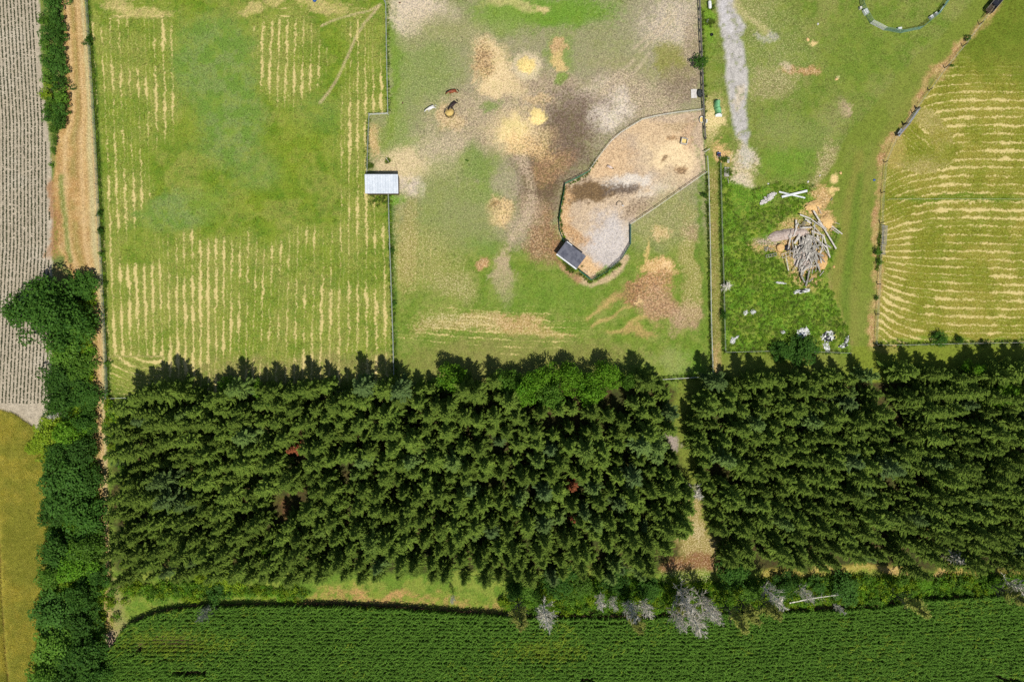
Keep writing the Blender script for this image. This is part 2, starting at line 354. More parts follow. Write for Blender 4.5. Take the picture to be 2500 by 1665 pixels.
for pts, w in (([(928, 12), (912, 32), (890, 58), (868, 92), (852, 128), (838, 160), (818, 200), (798, 232), (782, 252)], 3.2), ([(928, 12), (900, 28), (870, 34), (840, 42), (810, 52), (785, 64)], 2.6)): lay(line(pts, w, .6, .05), (196, 176, 132), .8)
lay(hay * line([(214, 0), (230, 200), (243, 433), (256, 700), (263, 930), (265, 970)], 7, .5, .2), (70, 100, 34), .9)
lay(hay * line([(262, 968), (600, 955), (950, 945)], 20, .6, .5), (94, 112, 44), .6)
lay(hay * blob(760, 905, 420, 40, -2, .6), (150, 136, 88), .55)
setf(SP, hay, 0); SP += hay * (.06 + .10 * amp)

# ---- horse paddock
pad = inpoly(PADDOCK, 3, .1)
lay(pad, (148, 146, 104)); lay(pad * sstep(.4, .65, n2), (160, 154, 118), .6); lay(pad * sstep(.45, .65, n5), (132, 140, 82), .6)
setf(SP, pad, .25); setf(DK, pad, .25); setf(CL, pad, .25)
def P(b, col, k=1.0, sp=None, dk=None, region=pad):
    w, m = blob_win(*b); m = np.clip(m * k, 0, 1) * region[w]
    C[w] = C[w] * (1 - m[..., None]) + np.array(lin(*col)) * m[..., None]
    if sp is not None: SP[w] = SP[w] * (1 - m) + sp * m
    if dk is not None: DK[w] = DK[w] * (1 - m) + dk * m
GR = (118, 146, 58); LG = (136, 152, 82); DUST = (208, 192, 172); GREYB = (172, 154, 132); STRAW = (230, 202, 150); DRK = (112, 96, 82); BRN = (164, 128, 94)
P((1420, 235, 310, 130, 6, .7), (166, 152, 130), .8, .2, .3); P((1620, 90, 120, 130, 0, .8), (168, 156, 134), .75, .2, .25); P((1330, 420, 95, 150, 6, .8), (152, 134, 112), .85, .18, .4); P((1120, 280, 120, 90, 0, .9), (166, 152, 126), .6, .2, .2); P((1470, 130, 140, 70, 0, .9), (150, 148, 108), .6, .15, .1)
# southern half is grass
m = pad * sstep(540, 640, Y + (n1 - .5) * 90); lay(m, (118, 138, 54)); lay(m * sstep(.42, .62, n2), (142, 150, 76), .7); lay(m * sstep(.5, .64, n4), (98, 128, 42), .6); setf(SP, m, .10); setf(DK, m, .05)
P((975, 190, 32, 170, 0, .5), (132, 150, 74), .9, .3, .05); P((985, 360, 30, 90, 0, .6), LG, .7); P((1030, 170, 100, 130, 0, .9), (134, 148, 84), .85, .25, .05)
P((962, 140, 13, 150, 0, .8), (114, 142, 54), .8, .1, .02)
P((1010, 25, 70, 42, 10, .6), DUST, .95, .7, .2); P((1060, 40, 60, 30, 0, .6), (196, 180, 156), .6)
P((1330, 22, 180, 44, 0, .6), (112, 146, 54), 1, .15, .02); P((1240, 10, 60, 14, 0, .6), (206, 190, 130), .7); P((1320, 12, 22, 10), (222, 196, 140), .8); P((1390, 40, 110, 20, 0, .8), (106, 144, 46), .5); P((1220, 55, 90, 40, 0, .7), (126, 150, 66), .7)
P((1100, 85, 110, 45, 0, .7), (160, 154, 112), .7)
P((1460, 110, 120, 60, 0, .9), (152, 150, 108), .5, .2, .12); P((1540, 180, 110, 40, 20, .6), (160, 152, 112), .7)
P((1640, 60, 70, 75, 0, .6), (192, 178, 160), .9, .6, .3); P((1690, 130, 30, 80, 0, .6), (164, 146, 124), .8, .4, .4)
P((1640, 150, 55, 36, 25, .6), (140, 138, 62), .8, .2, .05); P((1660, 205, 50, 50, 0, .6), (150, 132, 112), .8, .3, .5)
P((1360, 140, 36, 60, 0, .6), (128, 150, 72), .8)
# trampled middle
P((1350, 270, 190, 100, 10, .8), GREYB, .8, .3, .5); P((1550, 240, 120, 50, 10, .7), (178, 160, 136), .9, .55, .4); P((1180, 290, 120, 80, 0, .7), (176, 158, 130), .85, .5, .3)
P((1300, 200, 120, 30, 0, .7), (180, 160, 132), .7); P((1490, 285, 60, 46, -30, .6), (222, 208, 192), .95, .5, .3); P((1430, 230, 60, 30, -20, .7), (206, 190, 168), .7)
P((1400, 275, 48, 40, 0, .6), DRK, .9, .1, .9); P((1360, 345, 105, 90, -35, .8), (122, 104, 90), .95, .10, .7); P((1320, 470, 55, 90, 8, .6), (134, 114, 92), .9, .12, .7); P((1420, 250, 90, 40, 10, .7), (150, 132, 116), .7, .2, .5); P((1390, 330, 60, 50, 0, .7), (128, 110, 94), .8, .2, .7)
P((1320, 455, 42, 46, 0, .6), (118, 100, 78), .9, .15, .8); P((1345, 410, 60, 30, -30, .6), (186, 142, 100), .5, .4, .5)
P((1300, 340, 60, 40, 0, .7), (196, 164, 120), .6, .5, .6)
P((1070, 375, 75, 60, 0, .7), (196, 178, 150), .7, .6, .2); P((985, 405, 70, 34, 0, .8), (222, 198, 156), .85, .5, .2); P((1005, 450, 40, 26, 0, .6), (224, 206, 190), .9, .5, .2)
P((920, 350, 26, 40, 0, .5), (208, 174, 118), .8, .5, .15); P((955, 330, 16, 60), (128, 146, 64), .7)
# straw where bales were fed
for (x, y, a, b, r) in ((1198, 150, 44, 50, -10), (1206, 192, 46, 36, 20)): P((x, y, a, b, r, .7), STRAW, 1, .7, .2)
P((1180, 148, 24, 30, 30, .8), (186, 144, 96), .6, .3, 1.0); P((1230, 200, 50, 40, 30, .7), (222, 196, 150), .7, .6, .2)
P((1285, 158, 36, 36, 0, .35, .3), (214, 196, 160), 1, .4, .1); P((1285, 158, 22, 20, 0, .4, .3), (244, 216, 142), 1, .3, .05)
P((1355, 118, 17, 24, 0, .5), (206, 168, 120), .9, .4, .4); P((1357, 155, 18, 24, 0, .5), (222, 190, 130), .9); P((1355, 190, 16, 14), (120, 152, 56), .8)
P((1255, 322, 66, 50, 20, .9), (224, 198, 150), .95, .6, .4); P((1246, 318, 36, 34, 0, .7), (244, 218, 154), .9, .4, .1); P((1300, 245, 40, 16, 0, .6), (218, 188, 140), .7)
P((1311, 284, 21, 18, 0, .4, .4), (250, 222, 150), 1, .3, .05); P((1290, 360, 60, 30, 30, .6), (226, 186, 128), .7, .6, .5)
P((1098, 277, 30, 28, 0, .5), (206, 178, 132), .9, .6, .4); P((1185, 252, 26, 18, 0, .8), (126, 146, 78), .8, .1, .02)
P((1160, 395, 48, 44, 0, .5), (118, 142, 66), .8, .2, .05); P((1210, 425, 46, 46, 0, .8), (126, 144, 72), .75, .25, .1); P((1175, 470, 60, 34, 0, .6), (128, 148, 72), .8); P((1240, 440, 36, 60, 0, .6), (174, 158, 136), .6)
P((1212, 520, 34, 30, 0, .7, 1.0), (224, 192, 138), 1, .5, .5); P((1206, 512, 12, 10), (150, 112, 66), .6, .2, .8)
P((1180, 646, 15, 17, 0, .4, .5), (196, 152, 106), 1, .5, .4); P((1045, 540, 100, 90, 0, .9), (136, 146, 82), .85, .25, .05); P((1140, 540, 60, 70, 0, .8), (140, 146, 90), .8, .25, .1); P((1080, 430, 70, 70, 0, .9), (140, 148, 86), .7, .25, .08)
P((1035, 640, 110, 80, 20, .9), (160, 154, 88), .6, .5, .08); P((985, 600, 30, 130, 0, .6), (178, 158, 96), .45, .5, .1); P((1120, 700, 60, 40, 0, .7), (160, 154, 92), .6, .6, .1)
P((1265, 560, 40, 60, 20, .6), (168, 152, 126), .8, .4, .3); P((1238, 670, 26, 64, -8, .6), (186, 164, 132), .9, .4, .15); P((1330, 570, 40, 75, -8, .6), BRN, .95, .45, .6); P((1370, 620, 26, 60, -30, .6), (154, 118, 84), .9, .3, .6); P((1300, 520, 36, 44, 0, .6), (170, 146, 120), .8, .4, .4)
lay(line([(1270, 385), (1292, 430), (1298, 490), (1282, 540), (1250, 575)], 12, .6, .5), (192, 170, 144), .8)
P((1180, 610, 40, 26, 0, .7), (122, 146, 72), .6); P((1330, 715, 140, 50, 0, .9), (108, 138, 50), .6, .1, .02)
# inside the pen
pen = inpoly(PEN, 3, .15); lay(pen, (206, 182, 152)); lay(pen * sstep(.42, .6, n2), (186, 164, 140), .7); setf(SP, pen, .4); setf(DK, pen, .35); setf(CL, pen, 0)
Q = lambda b, col, k=1.0, sp=None, dk=None: P(b, col, k, sp, dk, pen)
Q((1640, 380, 70, 60, 0, .6), (240, 214, 168), .9, .45, .2); Q((1600, 320, 90, 34, 0, .6), (216, 186, 146), .8, .5, .35); Q((1690, 330, 26, 40), (196, 160, 124), .6, .5, .5); Q((1655, 300, 40, 14), (176, 152, 112), .6)
Q((1480, 400, 70, 40, -20, .6), (216, 182, 140), .8); Q((1440, 480, 75, 22, -4, .5), (122, 98, 66), .95, .2, .7); Q((1510, 470, 36, 20, 0, .5), (116, 104, 94), .9, .2, .7); Q((1540, 445, 60, 18, -10, .6), (226, 216, 202), .9, .4, .3)
Q((1590, 470, 60, 22, -30, .6), (222, 208, 188), .8, .5, .35); Q((1620, 430, 50, 20, 0, .6), (198, 174, 144), .6, .5, .5); Q((1490, 590, 58, 72, 0, .6), (206, 198, 192), .95, .35, .25); Q((1500, 640, 44, 26, -20, .6), (196, 188, 182), .7, .3, .3)
Q((1385, 530, 26, 50, 0, .6), (216, 172, 122), .8, .6, .4); Q((1410, 575, 40, 20, 30, .6), (200, 152, 98), .7, .5, .5); Q((1440, 655, 40, 20, 20, .6), (226, 186, 134), .8); Q((1560, 505, 50, 20, -35, .6), (170, 148, 122), .8, .4, .6)
Q((1610, 385, 10, 12), (130, 98, 66), .7, .2, .9); Q((1660, 418, 16, 8), (150, 112, 74), .7, .2, .8); Q((1640, 335, 16, 10), (170, 128, 84), .6, .3, .8)
# around the pen and to the south
lay(pad * line([(1372, 650), (1405, 675), (1440, 694), (1480, 684), (1512, 655), (1528, 628)], 7, .5, .3), (206, 178, 142), .9)
lay(pad * line([(1350, 600), (1375, 650), (1410, 678)], 9, .6, .4), (164, 124, 88), .8)
P((1390, 640, 24, 20, 35, .5), (96, 140, 36), .9, .05, 0); P((1470, 672, 40, 6, -32, .5), (104, 148, 48), .8)
P((1570, 560, 26, 50, 20, .7), (150, 150, 92), .7, .4, .1); P((1640, 540, 60, 90, 0, .7), (150, 150, 90), .6, .4, .1); P((1610, 560, 22, 26, 0, .6), (224, 188, 130), .7, .7, .1); P((1605, 655, 42, 26, 0, .5), (222, 178, 120), .95, .5, .2); P((1622, 655, 12, 10), (246, 208, 150), .9); P((1585, 682, 10, 12), (244, 204, 146), .9)
P((1580, 705, 60, 34, -25, .5), (186, 142, 98), 1, .4, .5); P((1540, 725, 36, 26, 20, .5), (170, 126, 88), .9, .3, .7); P((1620, 745, 60, 36, 10, .5), (184, 144, 108), .95, .4, .5); P((1675, 770, 36, 44, 30, .6), (178, 146, 116), .9, .4, .4); P((1565, 738, 12, 8), (232, 196, 140), .9)
P((1500, 740, 40, 12, -40, .6), (180, 150, 96), .7); P((1570, 620, 6, 40, 8, .6), (222, 190, 122), .8)
for x0, y0, x1, y1 in ((1430, 780, 1500, 735), (1440, 800, 1545, 752), (1480, 815, 1580, 770)): lay(pad * line([(x0, y0), ((x0 + x1) / 2, (y0 + y1) / 2 + 6), (x1, y1)], 4, .7, .6), (196, 166, 106), .7)
P((1690, 640, 30, 130, 0, .6), (170, 156, 92), .6, .6, .1); P((1695, 560, 26, 26, 0, .6), (168, 142, 112), .7); P((1714, 620, 8, 260, 0, .8), (98, 128, 46), .8, .05, 0)
P((1690, 890, 40, 40, 0, .6), (104, 140, 46), .8, .1, 0); P((1640, 880, 50, 30, 0, .7), (150, 158, 92), .7)
P((1150, 790, 130, 30, 0, .6), (176, 156, 92), .85, .7, .1); P((1290, 815, 100, 12, 0, .6), (196, 166, 104), .7, .6, .1); P((1080, 765, 40, 30, 0, .7), (140, 150, 72), .6); P((1270, 790, 60, 24, 0, .6), (206, 160, 112), .6, .6, .1); P((1560, 800, 40, 12, 0, .6), (200, 160, 108), .6)
ps = pad * sstep(715, 750, Y) * (1 - sstep(1500, 1600, X)); ST += ps * np.clip(blob(1200, 800, 260, 60, 0, .6) * .8, 0, 1) * .8
U += np.where((pad > .5) & (Y > 700), (Y - 14 * np.sin((X - 1000) / 190) - 0.03 * (X - 1200)) / 17, 0)
w = pad * (X < 1090) * sstep(560, 600, Y) * (1 - sstep(700, 740, Y)); ST += w * .5 * blob(1010, 640, 80, 90, 0, .6); U += np.where((pad > .5) & (Y <= 700) & (X < 1100), X / 19.5, 0)
lay(pad * line([(951, 470), (953, 600), (960, 780), (963, 940)], 9, .5, .4), (74, 108, 36), .85)
lay(pad * blob(1250, 880, 330, 50, -2, .6), (146, 132, 82), .5); lay(pad * blob(930, 480, 42, 24), (106, 152, 48), .9)
# hoof / tyre tracks
for pts in ([(1545, 120), (1600, 75), (1640, 30)], [(1560, 128), (1618, 78), (1650, 40)], [(1545, 145), (1490, 200), (1460, 235)], [(1585, 130), (1545, 175), (1500, 225)]): lay(pad * line(pts, 4, .6, .2), (196, 178, 150), .6)

# ---- strip, drive and rough ground east of the paddock
ea = sstep(-3, 3, X - interp(Y, [(-200, 1708), (0, 1712), (300, 1722), (500, 1729), (700, 1734), (919, 1740)])) * (Y < 935)
lay(ea, (124, 134, 64)); lay(ea * sstep(.45, .65, n2), (106, 130, 46), .8); lay(ea * sstep(.5, .7, n1), (146, 146, 82), .6); setf(CL, ea, .4); setf(SP, ea, .15); setf(DK, ea, .05); setf(ST, ea, 0)
E = lambda b, col, k=1.0, sp=None, dk=None: P(b, col, k, sp, dk, ea)
E((1735, 60, 18, 50, 0, .5), (112, 152, 40), .8); E((1745, 280, 34, 60, 0, .6), (206, 186, 124), .8, .6, .05); E((1758, 285, 22, 26, 0, .5), (240, 214, 154), .8); E((1770, 365, 22, 24, 0, .5), (224, 182, 126), .95, .3, .05); E((1730, 345, 14, 10), (226, 190, 140), .9)
E((1870, 130, 110, 120, 0, .7), (132, 142, 76), .7, .35, .05); E((1850, 30, 40, 60, 0, .6), (150, 150, 92), .6, .4); E((1880, 200, 60, 40, 0, .6), (164, 152, 106), .6, .5); E((1920, 170, 22, 16, 0, .5), (186, 148, 104), .9, .5, .3); E((1965, 180, 24, 16, 0, .5), (190, 146, 98), .9, .5, .4); E((1915, 160, 14, 16), (206, 188, 156), .8); E((1972, 97, 9, 8), (246, 214, 150), .9); E((2042, 194, 6, 6), (246, 222, 170), .9); E((2053, 262, 16, 22, 15, .5), (186, 162, 132), .9); E((2030, 300, 40, 50, 0, .7), (150, 148, 92), .6); E((1870, 98, 30, 10, 0, .5), (186, 180, 172), .7)
E((1960, 340, 90, 60, 0, .7), (128, 140, 74), .7); E((1900, 400, 70, 30, 0, .9), (108, 142, 46), .8, .05); E((2010, 400, 30, 60, 20, .6), (166, 150, 104), .7, .6, .1); E((2100, 120, 120, 90, -40, .7), (112, 132, 50), .6, .1, 0)
E((1815, 400, 26, 70, 0, .6), (204, 184, 146), .85, .8, .3); E((1812, 490, 24, 40, 0, .5), (232, 212, 184), .95, .5, .3); E((1812, 540, 16, 34, 0, .8), (216, 202, 176), .8, .5, .2); E((1822, 372, 16, 30, 0, .9), (204, 196, 184), .8, .3, .2); E((1808, 440, 18, 40, 0, .9), (220, 204, 180), .8, .5, .3); E((1900, 300, 60, 40, 0, .7), (140, 146, 84), .5)
m = ea * inpoly(MOWN, 6, .5); lay(m, (118, 132, 52)); lay(m * sstep(.45, .65, n1), (132, 138, 66), .6); setf(SP, m, .08); setf(CL, m, .15)
lay(ea * line([(2030, 820), (2040, 700), (2060, 600), (2070, 500), (2100, 380)], 12, .7, .2), (140, 134, 66), .6); lay(ea * line([(2085, 860), (2090, 700), (2100, 560), (2115, 440), (2180, 300), (2330, 130)], 12, .7, .2), (134, 134, 64), .5); lay(ea * line([(2065, 860), (2068, 700), (2085, 560), (2098, 430)], 10, .7, .2), (96, 122, 42), .6); lay(ea * line([(2026, 560), (2020, 640), (2024, 720), (2050, 780), (2072, 830)], 10, .6, .4), (164, 146, 90), .7)
m = inpoly(GRAVEL, 5, .35) * ea * (1 - .7 * sstep(.64, .74, n4)); lay(m, (192, 187, 180)); lay(m * sstep(.4, .65, n4), (172, 168, 162), .8); lay(m * blob(1806, 230, 12, 30), (206, 190, 160), .7); lay(m * blob(1784, 40, 12, 46, -10), (204, 200, 200), .7); setf(SP, m, .1); setf(CL, m, 0); setf(DK, m, .1)
lay(ea * line([(1800, 0), (1815, 40), (1840, 62), (1870, 80)], 8, .6, .6), (192, 180, 128), .7)
for r in (30, 42, 54, 66): lay(ea * (1 - sstep(.8, 2.6, np.abs(np.sqrt((X - 1850) ** 2 + (Y - 140) ** 2) - r))) * (X > 1835), (158, 158, 104), .5)
m = ea * sstep(0, 3, X - 1730) * (1 - sstep(-3, 3, X - interp(Y, [(380, 1752), (600, 1756), (900, 1762)]))) * sstep(400, 425, Y); lay(m, (136, 132, 66)); lay(m * sstep(.45, .65, n1), (156, 142, 84), .8); setf(SP, m, .3)
m = ea * blob(1748, 880, 20, 40, 0, .6); lay(m, (178, 150, 100), .8)
m = inpoly(WEEDS, 6, .6) * ea; lay(m, (102, 138, 42)); lay(m * sstep(.45, .62, n2), (124, 150, 56), .8); lay(m * sstep(.52, .66, n1), (124, 130, 62), .6); setf(SP, m, .06); setf(CL, m, 1)
for b in ((2000, 470, 26, 30), (1990, 510, 30, 16), (2015, 540, 26, 30), (1995, 650, 24, 34), (1895, 600, 70, 22, -12), (1950, 590, 60, 60, 0, .7), (1970, 660, 40, 50, 0, .7)): E(b, (206, 166, 110), .9, .5, .4)
E((1890, 590, 46, 16, -15, .5), (178, 160, 146), .9, .4, .4); E((2030, 395 + 30, 10, 10), (246, 212, 150), .9); E((2028, 452, 9, 12), (240, 204, 140), .8)

# ---- raked hayfield on the east side
rh = inpoly(RHAY, 3, .2)
lay(rh, (120, 128, 36)); lay(rh * sstep(.42, .65, n1), (140, 138, 50), .7); lay(rh * sstep(.5, .68, n2), (104, 122, 30), .6); setf(CL, rh, .3)
up = 1 - sstep(90, 230, Y + (X - 2330) * -.25); lay(rh * up, (98, 116, 40), .7)
d = np.exp(-np.clip(X - 2150, 0, 999) / 62); kk = np.interp(Y, [100, 300, 450, 560, 640, 720, 840], [-60, -95, -55, -35, 25, 62, 70])
Ur = (Y + kk * d + np.interp(Y, [300, 600, 830], [.02, .0, .045]) * (X - 2300) + 3 * np.sin(X / 70)) / 20.5
swirl = blob(2235, 340, 80, 60, 25, .6, .3)
Ur = Ur * (1 - swirl) + swirl * ((Y * .75 - X * .66) / 20.5)
U += np.where(rh > .5, Ur, 0); setf(ST, rh, 0)
ar = np.clip(.55 + .8 * sstep(.36, .58, n1 * .6 + n3 * .4), 0, 1.15) * (1 - .9 * up) * (1 - blob(2340, 486, 180, 12, 0, .8, .5) * .6)
ST += rh * ar; setf(SP, rh, 0); SP += rh * (.06 + .14 * ar); lay(rh * ar, (168, 150, 70), .35)
lay(rh * blob(2340, 486, 170, 9, 0, .9, .6), (92, 122, 34), .6); lay(rh * blob(2180, 370, 30, 60, 0, .6), (190, 164, 96), .5)
m = line([(2430, 10), (2395, 60), (2345, 120), (2318, 155), (2272, 215), (2238, 262), (2187, 332), (2160, 370), (2150, 440), (2150, 500), (2146, 580), (2142, 700), (2138, 780), (2134, 842)], 8.5, .8, .8); m *= np.clip(.45 + 1.6 * (n2 - .3), 0, 1); lay(m, (196, 160, 108), .9); lay(m * sstep(.45, .65, n4), (172, 128, 88), .7); setf(SP, m, .4); setf(ST, m, 0)
lay(line([(2135, 848), (2185, 850)], 10, .5, .4), (206, 168, 116), .9)
lay(rh * line([(2150, 838), (2500, 832)], 9, .5, .5), (120, 142, 44), .8)
lay(ea * (Y > 846) * sstep(0, 5, X - 2080), (122, 134, 46), .8)

C *= .97
# relief: straw heaps, gentle unevenness
Z = (n2 - .5) * .10 + (n1 - .5) * .12
for (x, y, r, h) in ((1200, 165, 40, .35), (1285, 158, 22, .4), (1250, 318, 40, .35), (1311, 284, 18, .35), (1212, 520, 28, .35), (1180, 646, 14, .25)): Z += h * np.exp(-((X - x) ** 2 + (Y - y) ** 2) / (r * r * .7)) * (.7 + .6 * n4)
Z -= .05

# region of every cell
cx = (X[:-1, :-1] + GS / 2); cy = (Y[:-1, :-1] + GS / 2)
reg = np.zeros(cx.shape, int)
names = ['rough_grass_ground', 'plantation_floor', 'soil_field', 'farm_lane', 'wheat_field_ground', 'corn_field_ground', 'hay_meadow', 'horse_paddock_ground', 'pen_ground', 'gravel_drive', 'mown_grass_track', 'weedy_ground', 'raked_hayfield', 'brush_strip_ground']
labels = ['patchy rough grass beside the gravel drive and round pen', 'dark needle-covered floor under the spruce plantation', 'dry brown soil of the row crop field', 'tan dry-grass farm lane beside the hedge', 'soil under the yellow wheat', 'soil under the maize crop', 'green hay meadow with faint straw lines west of the shed', 'trampled horse paddock with straw patches', 'straw-covered ground of the fenced pen', 'grey gravel drive beside the paddock', 'mown olive grass track beside the raked field', 'green weedy ground around the junk heap', 'raked hayfield with straw windrows', 'grassy strip between plantation and maize']
ll = interp(cy, LANE_L); lr = interp(cy, LANE_R); sr = interp(cy, SOIL_R)
reg[cy > 1395] = 13
reg[polydist(cx, cy, FOREST) < 0] = 1
reg[(cx < sr) & (cy < 1046)] = 2
reg[(cx > ll) & (cx < lr) & (cy < 1530)] = 3
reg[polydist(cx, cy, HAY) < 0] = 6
reg[polydist(cx, cy, PADDOCK) < 0] = 7
reg[polydist(cx, cy, PEN) < 0] = 8
reg[polydist(cx, cy, MOWN) < 0] = 10
reg[polydist(cx, cy, RHAY) < 0] = 12
reg[polydist(cx, cy, WEEDS) < 0] = 11
reg[polydist(cx, cy, GRAVEL) < 0] = 9
reg[polydist(cx, cy, WHEAT) < 0] = 4
reg[polydist(cx, cy, CORN) < 0] = 5

def ground_material():
    m = NT('ground_cover')
    A = lambda nm: m.n('ShaderNodeAttribute', {'attribute_name': nm})
    col = A('col').outputs['Color']; mk = m.n('ShaderNodeSeparateColor', None, Color=A('mask').outputs['Color'])
    st, sp, dk = mk.outputs[0], mk.outputs[1], mk.outputs[2]; cl = A('clump').outputs['Fac']; u = A('rowu').outputs['Fac']
    pos = m.n('ShaderNodeNewGeometry').outputs['Position']
    fine = m.noise(4.2, 1.5, 0.7, pos); mid = m.noise(1.3, 2.0, 0.65, pos); big = m.noise(0.35, 2.0, 0.6, pos); grit = m.noise(2.4, 1.0, 0.7, pos)
    # general tone variation
    v = m.math('ADD', m.remap(fine, .25, .75, -.55, .55, False), m.remap(mid, .3, .7, -.24, .24, False)); v = m.math('MULTIPLY', v, m.math('ADD', .62, m.math('MULTIPLY', cl, .8)))
    v = m.math('ADD', v, 1.0); g = m.n('ShaderNodeCombineColor', None, Red=v, Green=v, Blue=v).outputs[0]
    c = m.mix(1.0, col, g, 'MULTIPLY')
    # clumps of darker and of yellower green in grass
    c = m.mix(m.math('MULTIPLY', m.remap(m.math('ADD', mid, m.math('MULTIPLY', grit, .4)), .66, .84), m.math('MULTIPLY', cl, .75)), c, lin(70, 108, 26))
    c = m.mix(m.math('MULTIPLY', m.remap(m.math('ADD', big, m.math('MULTIPLY', grit, .5)), .72, .92), m.math('MULTIPLY', cl, .55)), c, lin(150, 162, 62))
    # raked straw lines
    uu = m.math('ADD', u, m.math('MULTIPLY', m.math('SUBTRACT', big, .5), .6)); uu = m.math('ADD', uu, m.math('MULTIPLY', m.math('SUBTRACT', mid, .5), .5))
    tri = m.math('MULTIPLY', m.math('ABSOLUTE', m.math('SUBTRACT', m.math('FRACT', uu), .5)), 2.0)
    ln = m.math('ADD', tri, m.math('MULTIPLY', m.math('SUBTRACT', grit, .5), 1.1))
    patch = m.noise(0.16, 2.0, 0.65, pos)
    ln = m.math('ADD', ln, m.math('MULTIPLY', m.math('SUBTRACT', patch, .5), 1.5)); ln = m.math('ADD', ln, m.math('MULTIPLY', m.math('SUBTRACT', st, .8), .45))
    tri2 = m.math('MULTIPLY', m.math('ABSOLUTE', m.math('SUBTRACT', m.math('FRACT', m.math('MULTIPLY', uu, 2.0)), .5)), 2.0)
    ln2 = m.math('ADD', tri2, m.math('MULTIPLY', m.math('SUBTRACT', fine, .5), 1.6))
    ln2 = m.math('ADD', ln2, m.math('MULTIPLY', m.math('SUBTRACT', big, .5), 1.2))
    f = m.math('MULTIPLY', m.math('MAXIMUM', m.remap(ln, .66, 1.22), m.remap(ln2, .75, 1.6, 0, .55)), m.remap(st, .05, .6))
    c = m.mix(m.math('MULTIPLY', f, .95), c, m.mix(fine, lin(190, 166, 96), lin(236, 220, 158)))
    # strewn straw and dark dung / soil specks
    fs = m.math('MULTIPLY', m.remap(m.math('ADD', fine, m.math('MULTIPLY', sp, .26)), .60, .80), m.remap(sp, .02, .5))
    c = m.mix(m.math('MULTIPLY', fs, .55), c, lin(228, 208, 168))
    fd = m.math('MULTIPLY', m.remap(m.math('ADD', grit, m.math('MULTIPLY', dk, .22)), .58, .78), m.remap(dk, .02, .6))
    c = m.mix(m.math('MULTIPLY', fd, .62), c, lin(96, 78, 60))
    h = m.math('ADD', fine, m.math('MULTIPLY', f, .5))
    return m.finish(c, .95, h, .55, .10, 0.05)
M = {}
M['ground'] = ground_material()
nxv = X.shape[1]
VW = np.stack([(X - 1250) * S, (832.5 - Y) * S, Z], -1).reshape(-1, 3)
colA = np.concatenate([C.reshape(-1, 3), np.ones((X.size, 1))], 1); mskA = np.stack([ST, SP, DK, np.ones(X.shape)], -1).reshape(-1, 4)
ii, jj = np.meshgrid(np.arange(cx.shape[0]), np.arange(cx.shape[1]), indexing='ij')
F4 = np.stack([(ii + 1) * nxv + jj, (ii + 1) * nxv + jj + 1, ii * nxv + jj + 1, ii * nxv + jj], -1).reshape(-1, 4); regf = reg.ravel()
def ground_z(px, py):
    i = min(max(int(round((py - gy[0]) / GS)), 0), X.shape[0] - 1); j = min(max(int(round((px - gx[0]) / GS)), 0), X.shape[1] - 1); return float(Z[i, j])
for k, nm in enumerate(names):
    Fk = F4[regf == k]
    if not len(Fk): continue
    used = np.unique(Fk); remap_ = np.zeros(X.size, np.int32); remap_[used] = np.arange(len(used))
    me = np_mesh(nm, VW[used], remap_[Fk], M['ground'])
    a = me.attributes.new('col', 'FLOAT_COLOR', 'POINT'); a.data.foreach_set('color', colA[used].astype(np.float32).ravel())
    a = me.attributes.new('mask', 'FLOAT_COLOR', 'POINT'); a.data.foreach_set('color', mskA[used].astype(np.float32).ravel())
    a = me.attributes.new('clump', 'FLOAT', 'POINT'); a.data.foreach_set('value', CL.ravel()[used].astype(np.float32))
    a = me.attributes.new('rowu', 'FLOAT', 'POINT'); a.data.foreach_set('value', U.ravel()[used].astype(np.float32))
    me.polygons.foreach_set('use_smooth', np.ones(len(Fk), bool))
    tag(link(nm, me), labels[k], None, None, 'structure')
# land beyond the mapped fields, out to the horizon
def far_mat():
    m = NT('distant_land'); pos = m.n('ShaderNodeNewGeometry').outputs['Position']
    a = m.noise(.02, 4, .6, pos); b = m.noise(.6, 4, .6, pos)
    c = m.mix(m.remap(a, .4, .6), lin(112, 132, 58), lin(150, 146, 84)); c = m.mix(m.remap(b, .35, .7, 0, .5), c, lin(96, 120, 44)); return m.finish(c, .95, b, .3, .1, .05)
M['far'] = far_mat()
b = MB(); x0, x1 = (gx[0] - 1250) * S, (gx[-1] - 1250) * S; y1, y0 = (832.5 - gy[0]) * S, (832.5 - gy[-1]) * S; R = 1500
for q in ([(-R, -R), (R, -R), (R, y0), (-R, y0)], [(-R, y1), (R, y1), (R, R), (-R, R)], [(-R, y0), (x0, y0), (x0, y1), (-R, y1)], [(x1, y0), (R, y0), (R, y1), (x1, y1)]):
    b.add([(p[0], p[1], -.06) for p in q], [(0, 1, 2, 3)])
tag(b.build('terrain', M['far']), 'open farmland reaching out beyond the fields', None, None, 'structure')
# ------------------------------------------------------------------ plants: foliage materials
M['spruce'] = mat_leaf('spruce_needles', (50, 80, 26), (138, 160, 64), .16, .7, .12, (104, 130, 84), .06)
M['bark'] = mat_plain('grey_brown_bark', (92, 78, 64), (60, 50, 42), 3.0, .9, .1)
M['deadwood'] = mat_plain('bleached_dead_wood', (250, 244, 228), (226, 218, 202), 2.0, .85, .15, 0, 0.0)
M['leaf_dark'] = mat_leaf('dark_broadleaf', (40, 78, 24), (88, 128, 46), .18, .6, .25, (74, 112, 44))
M['leaf_mid'] = mat_leaf('mid_green_broadleaf', (62, 104, 28), (116, 154, 54), .25, .5, .3, (96, 134, 44))
M['leaf_lime'] = mat_leaf('lime_broadleaf', (104, 142, 24), (168, 188, 54), .28, .5, .2, (130, 160, 40))
M['leaf_bright'] = mat_leaf('bright_broadleaf', (70, 122, 24), (134, 176, 50), .28, .5, .2, (90, 140, 34))
